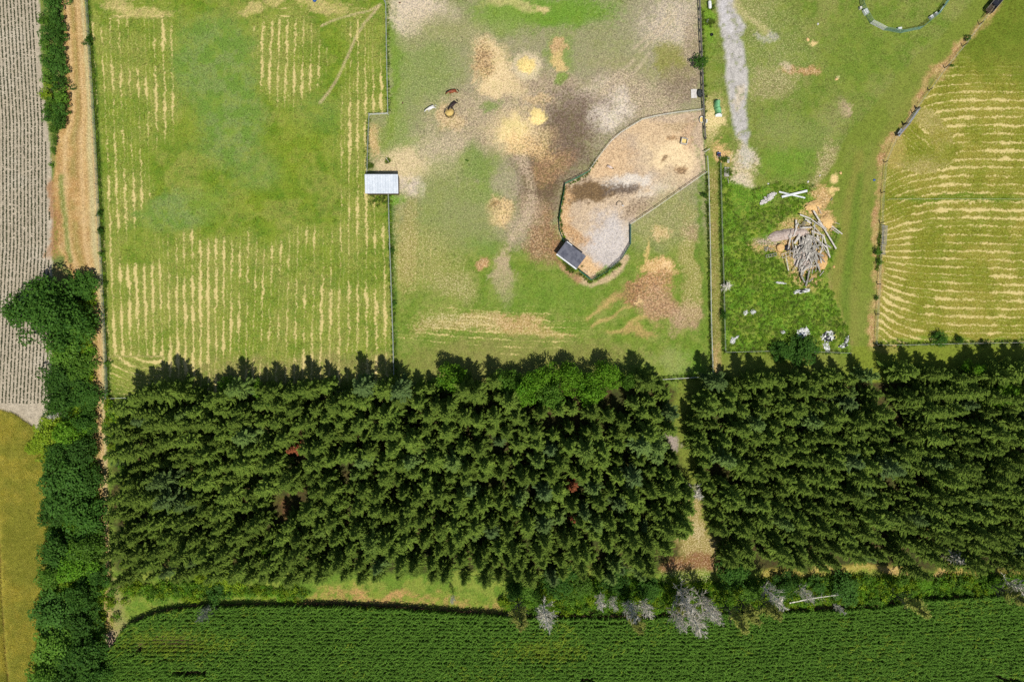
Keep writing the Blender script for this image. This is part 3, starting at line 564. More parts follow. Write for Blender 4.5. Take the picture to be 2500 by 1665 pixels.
M['larch'] = mat_leaf('thin_yellow_needles', (136, 148, 62), (186, 186, 100), .25, .6)
M['corn'] = mat_leaf('maize_leaf', (46, 88, 22), (116, 154, 58), .18, .7, .3, (92, 132, 40), .06)
M['wheat'] = mat_leaf('ripening_wheat', (194, 182, 60), (236, 222, 114), .3, .8)
M['soya'] = mat_leaf('soya_leaf', (58, 70, 44), (88, 100, 62), .15, .6)
M['weed'] = mat_leaf('weed_leaf', (78, 124, 24), (150, 182, 56), .3, .7, .4, (132, 152, 60))
M['tallgrass'] = mat_leaf('tall_grass', (62, 92, 28), (124, 146, 58), .25, .6, .3, (146, 140, 78))
M['rust_needles'] = mat_leaf('rusty_needles', (128, 72, 44), (170, 104, 68), .1, .7)

# ---- scatter: one object whose own mesh holds prototypes (proto>=0) and loose points (proto=-1); nodes put prototypes on the points
_groups = {}
def scatter_group(n):
    if n in _groups: return _groups[n]
    ng = bpy.data.node_groups.new('scatter_%d' % n, 'GeometryNodeTree')
    ng.interface.new_socket('Geometry', in_out='INPUT', socket_type='NodeSocketGeometry'); ng.interface.new_socket('Geometry', in_out='OUTPUT', socket_type='NodeSocketGeometry')
    nd = ng.nodes; lk = ng.links; gi = nd.new('NodeGroupInput'); go = nd.new('NodeGroupOutput')
    def att(nm, t):
        a = nd.new('GeometryNodeInputNamedAttribute'); a.data_type = t; a.inputs['Name'].default_value = nm; return a.outputs[0]
    pr = att('proto', 'INT')
    def sep(v):
        c = nd.new('FunctionNodeCompare'); c.data_type = 'INT'; c.operation = 'EQUAL'; lk.new(pr, c.inputs[2]); c.inputs[3].default_value = v
        s = nd.new('GeometryNodeSeparateGeometry'); s.domain = 'POINT'; lk.new(gi.outputs[0], s.inputs[0]); lk.new(c.outputs[0], s.inputs[1]); return s.outputs[0]
    g2i = nd.new('GeometryNodeGeometryToInstance')
    for k in range(n): lk.new(sep(k), g2i.inputs[0])
    iop = nd.new('GeometryNodeInstanceOnPoints'); lk.new(sep(-1), iop.inputs['Points']); lk.new(g2i.outputs[0], iop.inputs['Instance'])
    iop.inputs['Pick Instance'].default_value = True
    lk.new(att('var', 'INT'), iop.inputs['Instance Index']); lk.new(att('rot', 'FLOAT_VECTOR'), iop.inputs['Rotation']); lk.new(att('scl', 'FLOAT_VECTOR'), iop.inputs['Scale'])
    lk.new(iop.outputs[0], go.inputs[0]); _groups[n] = ng; return ng
def scatter(name, protos, mats, pts, rot, scl, var, label, cat=None):
    """protos: list of (V, F3, matidx); pts (n,3), rot (n,3), scl (n,3), var (n)"""
    Vs = []; Fs = []; Ms = []; pr = []; o = 0
    for k, (v, f, mi) in enumerate(protos): Vs.append(v); Fs.append(f + o); Ms.append(np.broadcast_to(mi, len(f))); pr += [k] * len(v); o += len(v)
    n = len(pts); V = np.concatenate(Vs + [np.asarray(pts)]); me = np_mesh(name, V, np.concatenate(Fs), mats, np.concatenate(Ms))
    def put(nm, t, key, val): a = me.attributes.new(nm, t, 'POINT'); a.data.foreach_set(key, val)
    put('proto', 'INT', 'value', np.array(pr + [-1] * n, np.int32)); put('var', 'INT', 'value', np.concatenate([np.zeros(o), var]).astype(np.int32))
    put('rot', 'FLOAT_VECTOR', 'vector', np.concatenate([np.zeros((o, 3)), rot]).astype(np.float32).ravel()); put('scl', 'FLOAT_VECTOR', 'vector', np.concatenate([np.ones((o, 3)), scl]).astype(np.float32).ravel())
    ob = link(name, me); md = ob.modifiers.new('scatter', 'NODES'); md.node_group = scatter_group(len(protos))
    return tag(ob, label, None, None, 'stuff')

# ---- prototype foliage shapes (numpy)
def rotz(a): c, s = math.cos(a), math.sin(a); return np.array([[c, -s, 0], [s, c, 0], [0, 0, 1]])
def diamonds(B, T, Wd, Nn):
    """leaf-shaped two-triangle faces from base B to tip T with half width vectors Wd and sag along Nn"""
    n = len(B); mid = B * .45 + T * .55 + Nn
    V = np.stack([B, mid + Wd, T, mid - Wd], 1).reshape(-1, 3); k = np.arange(n)[:, None] * 4
    F = np.concatenate([k + [0, 1, 2], k + [0, 2, 3]], 1).reshape(-1, 3); return V, F
def spruce_crown(h, r, seed, sparse=1.0):
    g = np.random.RandomState(seed); B = []; T = []; Wd = []; Nn = []
    z = h * .16; axis = []
    while z < h * .985:
        t = (z - h * .16) / (h * .84); R = r * (1 - t ** 1.2) ** .85 * (.9 + .25 * g.rand()) + .10
        nb = int(g.randint(5, 7)); a0 = g.rand() * 6.28
        for k in range(nb):
            if g.rand() > sparse: continue
            az = a0 + k * 6.283 / nb + g.uniform(-.3, .3); L = R * g.uniform(.55, 1.3); rise = math.radians(-14 + 52 * t ** 1.5 + g.uniform(-6, 8))
            d = np.array([math.cos(az), math.sin(az), 0]); sd = np.array([-d[1], d[0], 0])
            def P_(s): return np.array([0, 0, z]) + d * (L * s * math.cos(rise)) + np.array([0, 0, L * s * math.sin(rise) - .10 * L * math.sin(3.1 * s) + .10 * L * s * s])
            B.append(P_(.05)); T.append(P_(1.03)); Wd.append(sd * (.05 + .03 * L)); Nn.append(np.array([0, 0, .03]))
            ns = max(3, int(L * 7))
            for q in range(ns):
                s = .22 + .76 * (q + g.rand() * .6) / ns; p = P_(s); l = (.27 * L * (1 - s) + .19) * g.uniform(.7, 1.2)
                for sg in (-1, 1):
                    ang = sg * math.radians(g.uniform(38, 62)); e = d * math.cos(ang) + sd * math.sin(ang); e = e + np.array([0, 0, g.uniform(-.30, .12)])
                    B.append(p); T.append(p + e * l); Wd.append(np.cross(e, [0, 0, 1]) * (.055 + .075 * l) + np.array([0, 0, g.uniform(-.03, .03)])); Nn.append(np.array([0, 0, .05 * l]))
        z += (.64 - .10 * t) * h / 13.0 * g.uniform(.8, 1.2)
    # leader
    for k in range(7):
        az = g.rand() * 6.28; zz = h * (.95 + .045 * g.rand()); e = np.array([math.cos(az) * .7, math.sin(az) * .7, .9]); B.append(np.array([0, 0, zz])); T.append(B[-1] + e * .32); Wd.append(np.array([-math.sin(az), math.cos(az), 0]) * .05); Nn.append(np.zeros(3))
    return diamonds(np.array(B), np.array(T), np.array(Wd), np.array(Nn))
def cone_trunk(h, r, n=6, top=.15, bend=0.0, seed=0):
    b = MB(); g = random.Random(seed); pts = [(bend * math.sin(i * 1.3 + seed) * i / 5, bend * math.cos(i * .9 + seed) * i / 5, h * i / 5) for i in range(6)]
    b.tube(pts, [r * (1 - i / 5 * (1 - top)) for i in range(6)], n); return b
def leafball(clumps, seed, per, size, squash=.8):
    """many small leaf faces spread over the shells of clumps (cx,cy,cz,rad)"""
    g = np.random.RandomState(seed); B = []; T = []; Wd = []; Nn = []
    for (x, y, z, r) in clumps:
        n = int(per * r * r) + 8; v = g.normal(size=(n, 3)); v[:, 2] = np.abs(v[:, 2]) * 1.0 - .35; v /= np.linalg.norm(v, axis=1)[:, None]
        p = np.array([x, y, z]) + v * r * g.uniform(.55, 1.08, (n, 1)) * np.array([1, 1, squash])
        nn = v * .6 + np.array([0, 0, .42]) + g.normal(size=(n, 3)) * .42; nn /= np.linalg.norm(nn, axis=1)[:, None]; e = np.cross(nn, g.normal(size=(n, 3))); e /= np.maximum(np.linalg.norm(e, axis=1)[:, None], 1e-3)
        l = size * g.uniform(.6, 1.3, (n, 1)); w = np.cross(e, nn); w /= np.maximum(np.linalg.norm(w, axis=1)[:, None], 1e-3)
        B.append(p - e * l * .5); T.append(p + e * l * .5); Wd.append(w * l * .33); Nn.append(v * l * .08)
    return diamonds(np.concatenate(B), np.concatenate(T), np.concatenate(Wd), np.concatenate(Nn))
def crown_clumps(R, H, z0, seed, n=34, cr=.30):
    """clump centres filling a rounded crown of radius R between z0 and H"""
    g = np.random.RandomState(seed); out = []
    lob = [(R * .62 * math.cos(a + g.uniform(-.5, .5)) * g.uniform(.45, 1.1), R * .62 * math.sin(a + g.uniform(-.5, .5)) * g.uniform(.45, 1.1)) for a in np.linspace(0, 6.28, 6)[:-1]] + [(0, 0)]
    while len(out) < n:
        lx, ly = lob[g.randint(len(lob))]; v = g.normal(size=3); v /= np.linalg.norm(v); q = g.uniform(.55, 1.0)
        x = lx + v[0] * R * .55 * q; y = ly + v[1] * R * .55 * q; z = z0 + (H - z0) * (.5 + .5 * v[2] * q)
        top = 1 - .45 * ((x * x + y * y) / (R * R)); z = z0 + (z - z0) * max(top, .25)
        out.append((x, y, z, R * cr * g.uniform(.6, 1.15)))
    return out
def blades(n, h, spread, lean, w, seed, nseg=2):
    """tuft of bent narrow blades"""
    g = np.random.RandomState(seed); V = []; F = []
    for i in range(n):
        a = g.rand() * 6.28; d = np.array([math.cos(a), math.sin(a), 0]); s = np.array([-d[1], d[0], 0]); p0 = np.array([g.uniform(-1, 1) * spread, g.uniform(-1, 1) * spread, 0]); L = h * g.uniform(.7, 1.15); ln = lean * g.uniform(.3, 1.3); o = len(V)
        for k in range(nseg + 1):
            t = k / nseg; c = p0 + d * (L * ln * t * t) + np.array([0, 0, L * (t - .35 * ln * t * t)]); ww = w * (1 - t) ** .6 + .002
            V += [c - s * ww, c + s * ww]
        for k in range(nseg): q = o + 2 * k; F += [(q, q + 1, q + 3), (q, q + 3, q + 2)]
    return np.array(V), np.array(F)
def corn_plant(seed):
    g = np.random.RandomState(seed); V = []; F = []; a0 = g.normal() * .25
    h = 2.0
    for q in range(3):   # stalk, three sided
        a = q * 2.09; V += [np.array([math.cos(a) * .018, math.sin(a) * .018, 0]), np.array([math.cos(a) * .01, math.sin(a) * .01, h])]
    for q in range(3): F += [(2 * q, (2 * q + 2) % 6, (2 * q + 3) % 6), (2 * q, (2 * q + 3) % 6, 2 * q + 1)]
    for k in range(9):
        z = h * (.30 + .70 * k / 8.0); a = a0 + (k % 2) * math.pi + g.uniform(-.5, .5); d = np.array([math.cos(a), math.sin(a), 0]); s = np.array([-d[1], d[0], 0]); L = (.66 if k < 6 else .54) * g.uniform(.85, 1.15); o = len(V); tw = g.uniform(-.3, .3)
        for j in range(5):
            t = j / 4; c = np.array([0, 0, z]) + d * (L * (.75 * t + .15 * t * t)) + np.array([0, 0, L * (.62 * t - .85 * t * t)]); ww = .050 * math.sin(math.pi * min(.18 + .82 * t, 1)) + .004
            sv = s * ww + np.array([0, 0, tw * ww]); V += [c - sv, c + sv]
        for j in range(4): q = o + 2 * j; F += [(q, q + 1, q + 3), (q, q + 3, q + 2)]
    return np.array(V), np.array(F)
def bush_proto(R, H, seed, per=70, size=.2, n=9):
    return leafball(crown_clumps(R, H, H * .12, seed, n, .48), seed, per, size)

# ------------------------------------------------------------------ crops
g = np.random.RandomState(21)
# soya rows
pts = []
for k in range(34):
    xb = 112 - 8.72 * k
    for y in np.arange(-160, 986, 2.0):
        x = xb + .036 * max(y, 0) * (1.0) - 6 * math.exp(-((y - 520) / 260.0) ** 2) * 0 + interp(np.array([y]), [(-160, -4), (0, 0), (300, 6), (600, -4), (985, -38)])[0]
        if x > np.interp(y, [a for a, _ in SOIL_R], [b for _, b in SOIL_R]) - 9 or x < -158: continue
        if g.rand() < .12: continue
        p = W(x + g.normal() * .35, y + g.uniform(-.8, .8)); pts.append((p.x, p.y, -.06))
pts = np.array(pts); n = len(pts)
pr = [leafball([(0, 0, .12, .17), (.10, .02, .1, .12), (-.09, .0, .1, .12)], s, 620, .10) for s in (1, 2, 3)]
scatter('soya_plants', [(v, f, 0) for v, f in pr], [M['soya']], pts, np.stack([np.zeros(n), np.zeros(n), g.rand(n) * 6.28], 1), np.repeat(g.uniform(.5, .95, (n, 1)), 3, 1), g.randint(0, 3, n), 'rows of low dark green soya plants in dry soil')
# wheat
xs, ys = np.meshgrid(np.arange(-120, 122, 2.6), np.arange(985, 1800, 2.6)); xs = xs.ravel() + g.uniform(-1.2, 1.2, xs.size); ys = ys.ravel() + g.uniform(-1.2, 1.2, ys.size)
tram = np.interp(ys, [1000, 1250, 1330, 1480, 1600, 1665, 1800], [-14, -4, 2, 8, 16, 24, 40])
keep = (polydist(xs, ys, WHEAT) < -2) & (np.abs(xs - tram) > 6.5)
xs, ys = xs[keep], ys[keep]; n = len(xs)
lod = fbm(xs, ys, 40, 3, 31) + .25 * np.exp(-((xs - 60) / 40) ** 2)
band = np.sin((ys - .35 * xs) / 13.0) * (ys < 1250) * (xs < 80)
green = np.clip((lod - .42) * 3 + np.where(xs > 70, .25, 0) + band * .25, 0, 1)
P3 = np.stack([(xs - 1250) * S, (832.5 - ys) * S, np.full(n, -.05)], 1)
pr = [blades(40, .8, .17, .95, .024, s, 2) for s in (4, 5, 6)]
M['wheat_green'] = mat_leaf('green_wheat', (160, 164, 58), (206, 200, 92), .3, .8)
hz = np.where((ys < 1130) & (ys > 1100) & (xs < 45), .75, 1.0)
scatter('wheat_crop', [(v, f, 0) for v, f in pr[:2]] + [(pr[2][0], pr[2][1], 1)], [M['wheat'], M['wheat_green']], P3, np.stack([g.normal(size=n) * .12, g.normal(size=n) * .12, g.rand(n) * 6.28], 1), np.stack([np.ones(n), np.ones(n), hz * g.uniform(.85, 1.1, n)], 1), np.where(g.rand(n) < .25 + .75 * green, 0, g.randint(1, 3, n)), 'standing yellow wheat with a dark tramline')
# maize
pts = []; rowdir = lambda x: np.interp(x, [250, 1300, 1700, 2700], [1490, 1498, 1500, 1440])
for r in range(-6, 46):
    off = r * 8.9
    xx = np.arange(225, 2680, 2.45); xx = xx + g.uniform(-.7, .7, len(xx)); yy = rowdir(xx) + off + g.normal(size=len(xx)) * .3
    pts.append(np.stack([xx, yy], 1))
# headland rows following the edge
CT = np.array(CORN_TOP); seg = np.sqrt((np.diff(CT, axis=0) ** 2).sum(1)); cum = np.concatenate([[0], np.cumsum(seg)])
pts = np.concatenate(pts); dpl = polydist(pts[:, 0], pts[:, 1], CORN); fb = fbm(pts[:, 0], pts[:, 1], 14, 3, 41)
inside = (dpl < -5) & (pts[:, 1] < 1800)
for bx, by, brx, bry in ((345, 1578, 9, 9), (470, 1634, 40, 4), (1430, 1652, 26, 4), (2440, 1648, 40, 5)): inside &= (((pts[:, 0] - bx) / brx) ** 2 + ((pts[:, 1] - by) / bry) ** 2 + (fb - .5) * 1.5) > 1
pts = pts[inside]
s_ = np.arange(cum[1], cum[-1], 2.3); hx = np.interp(s_, cum, CT[:, 0]); hy = np.interp(s_, cum, CT[:, 1])
pts = np.concatenate([pts, np.stack([hx + g.normal(size=len(s_)) * .5 + np.where(hx < 300, 3, 0), hy + 2.5 + g.normal(size=len(s_)) * .6], 1)])
n = len(pts); small = np.clip(1.05 - .5 * np.exp(-(((pts[:, 0] - 420) / 110) ** 2 + ((pts[:, 1] - 1565) / 26) ** 2)) - .3 * np.exp(-(((pts[:, 0] - 1330) / 80) ** 2 + ((pts[:, 1] - 1585) / 24) ** 2)), .4, 1.1)
sc = small * g.uniform(.86, 1.1, n) * (.92 + .16 * fbm(pts[:, 0], pts[:, 1], 30, 3, 44))
P3 = np.stack([(pts[:, 0] - 1250) * S, (832.5 - pts[:, 1]) * S, np.full(n, -.08)], 1)
cp = [corn_plant(s) for s in range(5)]
M['corn2'] = mat_leaf('yellowing_maize_leaf', (92, 122, 26), (150, 172, 58), .22, .7)
yel = np.clip(1.2 * np.exp(-(((pts[:, 0] - 430) / 120) ** 2 + ((pts[:, 1] - 1562) / 26) ** 2)) + .9 * np.exp(-(((pts[:, 0] - 1330) / 90) ** 2 + ((pts[:, 1] - 1582) / 24) ** 2)) + .2 * np.clip((fbm(pts[:, 0], pts[:, 1], 120, 3, 46) - .52) * 4, 0, 1), 0, .8)
scatter('maize_crop', [(v, f, 0) for v, f in cp] + [(v, f, 1) for v, f in cp[:2]], [M['corn'], M['corn2']], P3, np.stack([g.normal(size=n) * .06, g.normal(size=n) * .06, g.normal(size=n) * .45 + math.pi * g.randint(0, 2, n)], 1), np.repeat(sc[:, None], 3, 1) * np.array([1.1, 1.1, 1.05]), np.where(g.rand(n) < yel, g.randint(0, 2, n), g.randint(2, 7, n)), 'dense field of dark green maize in rows')

# ------------------------------------------------------------------ weeds, tall grass, brush
def scatter_px(name, xs, ys, protos, mats, smin, smax, label, seed, z=-.06, tall=None):
    g = np.random.RandomState(seed); n = len(xs); P3 = np.stack([(xs - 1250) * S, (832.5 - ys) * S, np.full(n, z)], 1)
    s = g.uniform(smin, smax, n); sz = s * (tall if tall is not None else 1.0)
    return scatter(name, protos, mats, P3, np.stack([np.zeros(n), np.zeros(n), g.rand(n) * 6.28], 1), np.stack([s, s, sz], 1), g.randint(0, len(protos), n), label)
def fill(poly, step, seed, margin=0, dens=None):
    g = np.random.RandomState(seed); P_ = np.array(poly); x0, y0 = P_.min(0); x1, y1 = P_.max(0)
    xs, ys = np.meshgrid(np.arange(x0, x1, step), np.arange(y0, y1, step)); xs = xs.ravel() + g.uniform(-.6, .6, xs.size) * step; ys = ys.ravel() + g.uniform(-.6, .6, ys.size) * step
    k = polydist(xs + (fbm(xs, ys, 20, 3, seed) - .5) * 20, ys, poly) < -margin
    xs, ys = xs[k], ys[k]
    if dens is not None: k = g.rand(len(xs)) < dens(xs, ys); xs, ys = xs[k], ys[k]
    return xs, ys
def along(pts, step, width, seed):
    g = np.random.RandomState(seed); P_ = np.array(pts, float); sg = np.sqrt((np.diff(P_, axis=0) ** 2).sum(1)); cu = np.concatenate([[0], np.cumsum(sg)]); s = np.arange(0, cu[-1], step)
    return np.interp(s, cu, P_[:, 0]) + g.normal(size=len(s)) * width, np.interp(s, cu, P_[:, 1]) + g.normal(size=len(s)) * width
wd = [leafball([(0, 0, .28, .30), (.2, .05, .2, .22), (-.15, .12, .22, .24)], s, 190, .19) for s in (1, 2, 3)]
tg = [blades(22, .75, .14, .75, .02, s, 2) for s in (7, 8, 9)]
def weed_d(x, y):
    d = .35 + 1.3 * (fbm(x, y, 26, 3, 51) - .3)
    for bx, by, rx, ry in ((1812, 480, 26, 50), (1960, 590, 70, 75), (1890, 590, 60, 26), (2000, 490, 30, 40), (1875, 485, 30, 24)): d = d * (((x - bx) / rx) ** 2 + ((y - by) / ry) ** 2 > 1)
    return d
xs, ys = fill(WEEDS, 5.2, 61, 0, weed_d)
scatter_px('weeds', xs, ys, [(v, f, 0) for v, f in wd] + [(v, f, 1) for v, f in tg[:2]], [M['weed'], M['tallgrass']], .5, 1.2, 'knee-high green weeds covering the ground around the junk heap', 62, tall=.55)
FL = []
for pts_, st, wdt in (([(214, 0), (230, 200), (243, 433), (256, 700), (263, 930), (265, 970)], 1.5, 1.8), ([(951, 470), (953, 600), (960, 780), (963, 940)], 2.0, 2.6), ([(945, 5), (949, 275)], 2.6, 2.4), ([(899, 290), (897, 415)], 2.6, 2.4), ([(1724, 430), (1730, 600), (1734, 800), (1737, 916)], 2.2, 2.4), ([(1714, 20), (1721, 300)], 3.0, 2.0), ([(1757, 385), (1761, 560), (1766, 860)], 1.6, 2.0), ([(1768, 862), (1860, 860), (2070, 862)], 3, 2.4), ([(1378, 455), (1366, 530), (1378, 600)], 2.4, 1.6), ([(1415, 668), (1442, 690), (1516, 642)], 2.2, 2.0), ([(1455, 395), (1435, 425), (1390, 450)], 3, 1.8), ([(2142, 842), (2330, 838), (2520, 835)], 2.4, 3.0), ([(265, 972), (600, 962), (963, 950), (1300, 940), (1600, 928), (1735, 920)], 2.0, 5.0), ([(2146, 570), (2143, 660)], 1.8, 2.0)):
    FL.append(along(pts_, st, wdt, len(FL) + 70))
for (x, y, r, k) in ((930, 482, 34, 90), (1388, 642, 18, 50), (1396, 655, 16, 50), (958, 438, 8, 30), (946, 393, 8, 22), (905, 405, 8, 30), (1732, 55, 12, 60), (1735, 20, 10, 20), (1775, 420, 12, 60), (1770, 390, 12, 30)):
    FL.append((x + g.normal(size=k) * r * .45, y + g.normal(size=k) * r * .30))
xs = np.concatenate([a for a, _ in FL]); ys = np.concatenate([b_ for _, b_ in FL])
scatter_px('fence_line_grass', xs, ys, [(v, f, 0) for v, f in tg] + [(wd[0][0] * .8, wd[0][1], 1)], [M['tallgrass'], M['weed']], .55, 1.15, 'uncut tall grass along the fence lines', 63)
# brush between plantation and maize, and along the lane foot
br = [bush_proto(.9, 1.3, s, 60, .24, 8) for s in (11, 12, 13)]
STRIP = [(300, 1470), (330, 1452), (420, 1462), (620, 1452), (745, 1462), (760, 1440), (500, 1420), (300, 1430)]
STRIP2 = [(1215, 1468), (1300, 1430), (1500, 1415), (1640, 1422), (1760, 1422), (1900, 1412), (2150, 1410), (2400, 1405), (2600, 1400), (2600, 1432), (2330, 1448), (2150, 1470), (1900, 1482), (1640, 1492), (1400, 1496), (1250, 1492)]
HB = [(170, 700), (235, 700), (228, 1000), (240, 1240), (258, 1420), (252, 1520), (262, 1700), (90, 1700), (110, 1480), (125, 1200), (120, 1060), (140, 900)]
B1 = [fill(HB, 9, 89), fill(STRIP, 8, 81), fill(STRIP2, 7.5, 82, 0, lambda x, y: .75 + .9 * (fbm(x, y, 40, 2, 83) - .3)), along([(272, 985), (280, 1060), (300, 1110)], 4, 7, 84), along([(285, 1010), (300, 1080), (315, 1200), (320, 1380)], 6, 6, 85), along([(260, 1400), (270, 1470), (285, 1510)], 6, 8, 86)]
xs = np.concatenate([a for a, _ in B1]); ys = np.concatenate([b_ for _, b_ in B1])
lime = fbm(xs, ys, 50, 2, 87)
scatter_px('undergrowth', xs, ys, [(br[0][0], br[0][1], 0), (br[1][0], br[1][1], 1), (br[2][0], br[2][1], 2), (br[0][0] * .8, br[0][1], 1)], [M['leaf_mid'], M['leaf_bright'], M['leaf_lime']], .45, 1.5, 'tangled green brush between the plantation and the maize', 88)

# ------------------------------------------------------------------ spruce plantation
SPR = []
for k in range(6):
    h = (10.8, 11.6, 12.0, 11.2, 10.2, 12.4)[k]; r = (1.95, 2.2, 2.1, 2.5, 1.85, 2.75)[k]
    V_, F_ = spruce_crown(h, r, 100 + k); SPR.append((h, np_mesh('crown', V_, F_, M['spruce']), V_, F_, cone_trunk(h * .97, .16, 6, .1)))
TRUNKME = []
for k in range(6):
    b = SPR[k][4]; me = bpy.data.meshes.new('trunk'); me.from_pydata(b.v, [], b.f); me.materials.append(M['bark']); TRUNKME.append(me)
gr = random.Random(99); blocks = {'A': [], 'B': []}
for j in range(14):
    y = 962 + 32.5 * j; row = []
    xl = np.interp(y, [950, 1000, 1100, 1390], [395, 345, 325, 345]); xr = np.interp(y, [950, 1100, 1250, 1330, 1390], [1622, 1672, 1665, 1606, 1560]); x = xl + gr.uniform(0, 14)
    while x < xr:
        row.append((x + gr.gauss(0, 6), y - (x - 300) * .022 * max(0, 1 - j / 9) + gr.gauss(0, 7.5))); x += gr.uniform(32, 47)
    blocks['A'].append(row)
for j in range(14):
    y = 925 + 32.5 * j; row = []; xl = np.interp(y, [900, 1000, 1100, 1200, 1330], [1722, 1690, 1688, 1716, 1760]); x = xl + gr.uniform(0, 14)
    while x < 2520:
        row.append((x + gr.gauss(0, 4), y - 12 * (x > 2080) * (j == 0) + gr.gauss(0, 7.5))); x += gr.uniform(32, 47)
    blocks['B'].append(row)
holes = ((1390, 948, 178, 34), (1102, 945, 34, 26), (2128, 960, 14, 60), (2132, 1060, 14, 60), (2136, 1160, 14, 60), (2138, 1260, 14, 60), (738, 1100, 20, 30), (712, 1205, 16, 40), (700, 1270, 22, 40), (1395, 1195, 20, 16), (1388, 1245, 16, 20), (2150, 1010, 30, 30), (1640, 1060, 20, 30))
rest = []; nI = 0; seen = set()
GRP = 'spruces of the plantation'
for bk, nrow in (('A', 6), ('B', 5)):
    for j, row in enumerate(blocks[bk]):
        i = 0
        for (x, y) in row:
            if any(((x - a) / c) ** 2 + ((y - b_) / d_) ** 2 < 1 for a, b_, c, d_ in holes): continue
            i += 1
            edge = j == 0 or j == len(blocks[bk]) - 1; k = gr.choice((3, 5, 1)) if j == 0 else gr.randrange(6)
            s = gr.choice((gr.uniform(.66, .9), gr.uniform(.85, 1.1), gr.uniform(.95, 1.2))) * (1.04 if j == 0 else 1.0) * (.86 if j >= len(blocks[bk]) - 1 else 1.0); rz = gr.uniform(0, 6.28); p = W(x, y, -.08)
            if j < nrow and nI < 300:
                nI += 1; e = empty('spruce_tree', p, rz); e.scale = (s * gr.uniform(.92, 1.12), s * gr.uniform(.92, 1.12), s); e.rotation_euler = (gr.gauss(0, .015), gr.gauss(0, .015), rz)
                link('crown', SPR[k][1], e); link('trunk', TRUNKME[k], e)
                lab = (f'{ordinal(i)} spruce from the farm lane in the {ordinal(j + 1)} row behind the paddock, long plantation block' if bk == 'A' else f'{ordinal(i)} spruce from the grass gap in the {ordinal(j + 1)} row, plantation block below the raked field')
                tag(e, lab, 'spruce tree', GRP)
            else: rest.append((p.x, p.y, p.z, rz, s, k))
rest = np.array(rest); n = len(rest)
sp_ = []
for k in range(6):
    tv = np.array(SPR[k][4].v); tf = np.array([t for f in SPR[k][4].f[:-2] for t in ((f[0], f[1], f[2]), (f[0], f[2], f[3]))]); V_, F_ = SPR[k][2], SPR[k][3]
    sp_.append((np.concatenate([V_, tv]), np.concatenate([F_, tf + len(V_)]), np.array([0] * len(F_) + [1] * len(tf))))
scatter('spruce_wood', sp_, [M['spruce'], M['bark']], rest[:, :3], np.stack([np.zeros(n), np.zeros(n), rest[:, 3]], 1), rest[:, [4, 4, 4]] * NP.uniform(.92, 1.1, (n, 3)), rest[:, 5].astype(int), 'dense inner rows of dark spruces in the plantation')
print('spruces', nI, n)
# ------------------------------------------------------------------ broadleaf trees and shrubs
def tree_proto(R, H, z0, seed, mat, n, per, size, trunk_r):
    cl = crown_clumps(R, H, z0, seed, n); V_, F_ = leafball(cl, seed, per, size); me = np_mesh('crown', V_, F_, mat)
    b = cone_trunk(H * .8, trunk_r, 7, .2, .12, seed); gg = random.Random(seed)
    for c in gg.sample(cl, min(9, len(cl))):
        z = H * gg.uniform(.25, .5); b.tube([(0, 0, z), (c[0] * .5, c[1] * .5, z * .5 + c[2] * .5), (c[0], c[1], c[2])], [trunk_r * .45, trunk_r * .28, trunk_r * .1], 5)
    tm = bpy.data.meshes.new('trunk'); tm.from_pydata(b.v, [], b.f); tm.materials.append(M['bark']); return me, tm
LEAFM = {'d': 'leaf_dark', 'm': 'leaf_mid', 'l': 'leaf_lime', 'b': 'leaf_bright'}
TP = {}
for k in LEAFM:
    TP[k] = [tree_proto(3.0, 6.0, 1.0, 200 + i * 7 + ord(k), M[LEAFM[k]], 48, 95, .34, .16) for i in range(3)]
    TP['s' + k] = [tree_proto(1.4, 2.2, .3, 300 + i * 7 + ord(k), M[LEAFM[k]], 20, 230, .22, .06) for i in range(2)]
TP['big'] = [tree_proto(6.2, 9.5, 1.2, 401, M['leaf_dark'], 90, 62, .42, .35)]
def tree(name, px, py, rpx, h, kind, label, cat, group=None, top=True):
    """crown seen at (px,py) with radius rpx; its base lies below, corrected for height"""
    me, tm = TP[kind][gr.randrange(len(TP[kind]))]; R0, H0 = (6.2, 9.5) if kind == 'big' else ((1.4, 2.2) if kind[0] == 's' else (3.0, 6.0))
    p = WT(px, py, h * .6) if top else W(px, py); p.z = -.06
    e = empty(name, p, gr.uniform(0, 6.28)); s = rpx * S / R0; e.scale = (s * gr.uniform(.92, 1.1), s * gr.uniform(.92, 1.1), h / H0)
    link('crown', me, e); link('trunk', tm, e); return tag(e, label, cat, group)
tree('broadleaf_tree', 112, 755, 92, 9.5, 'big', 'big round dark green tree overhanging the row crop field', 'tree')
HEDGE = 'hedge trees along the farm lane'
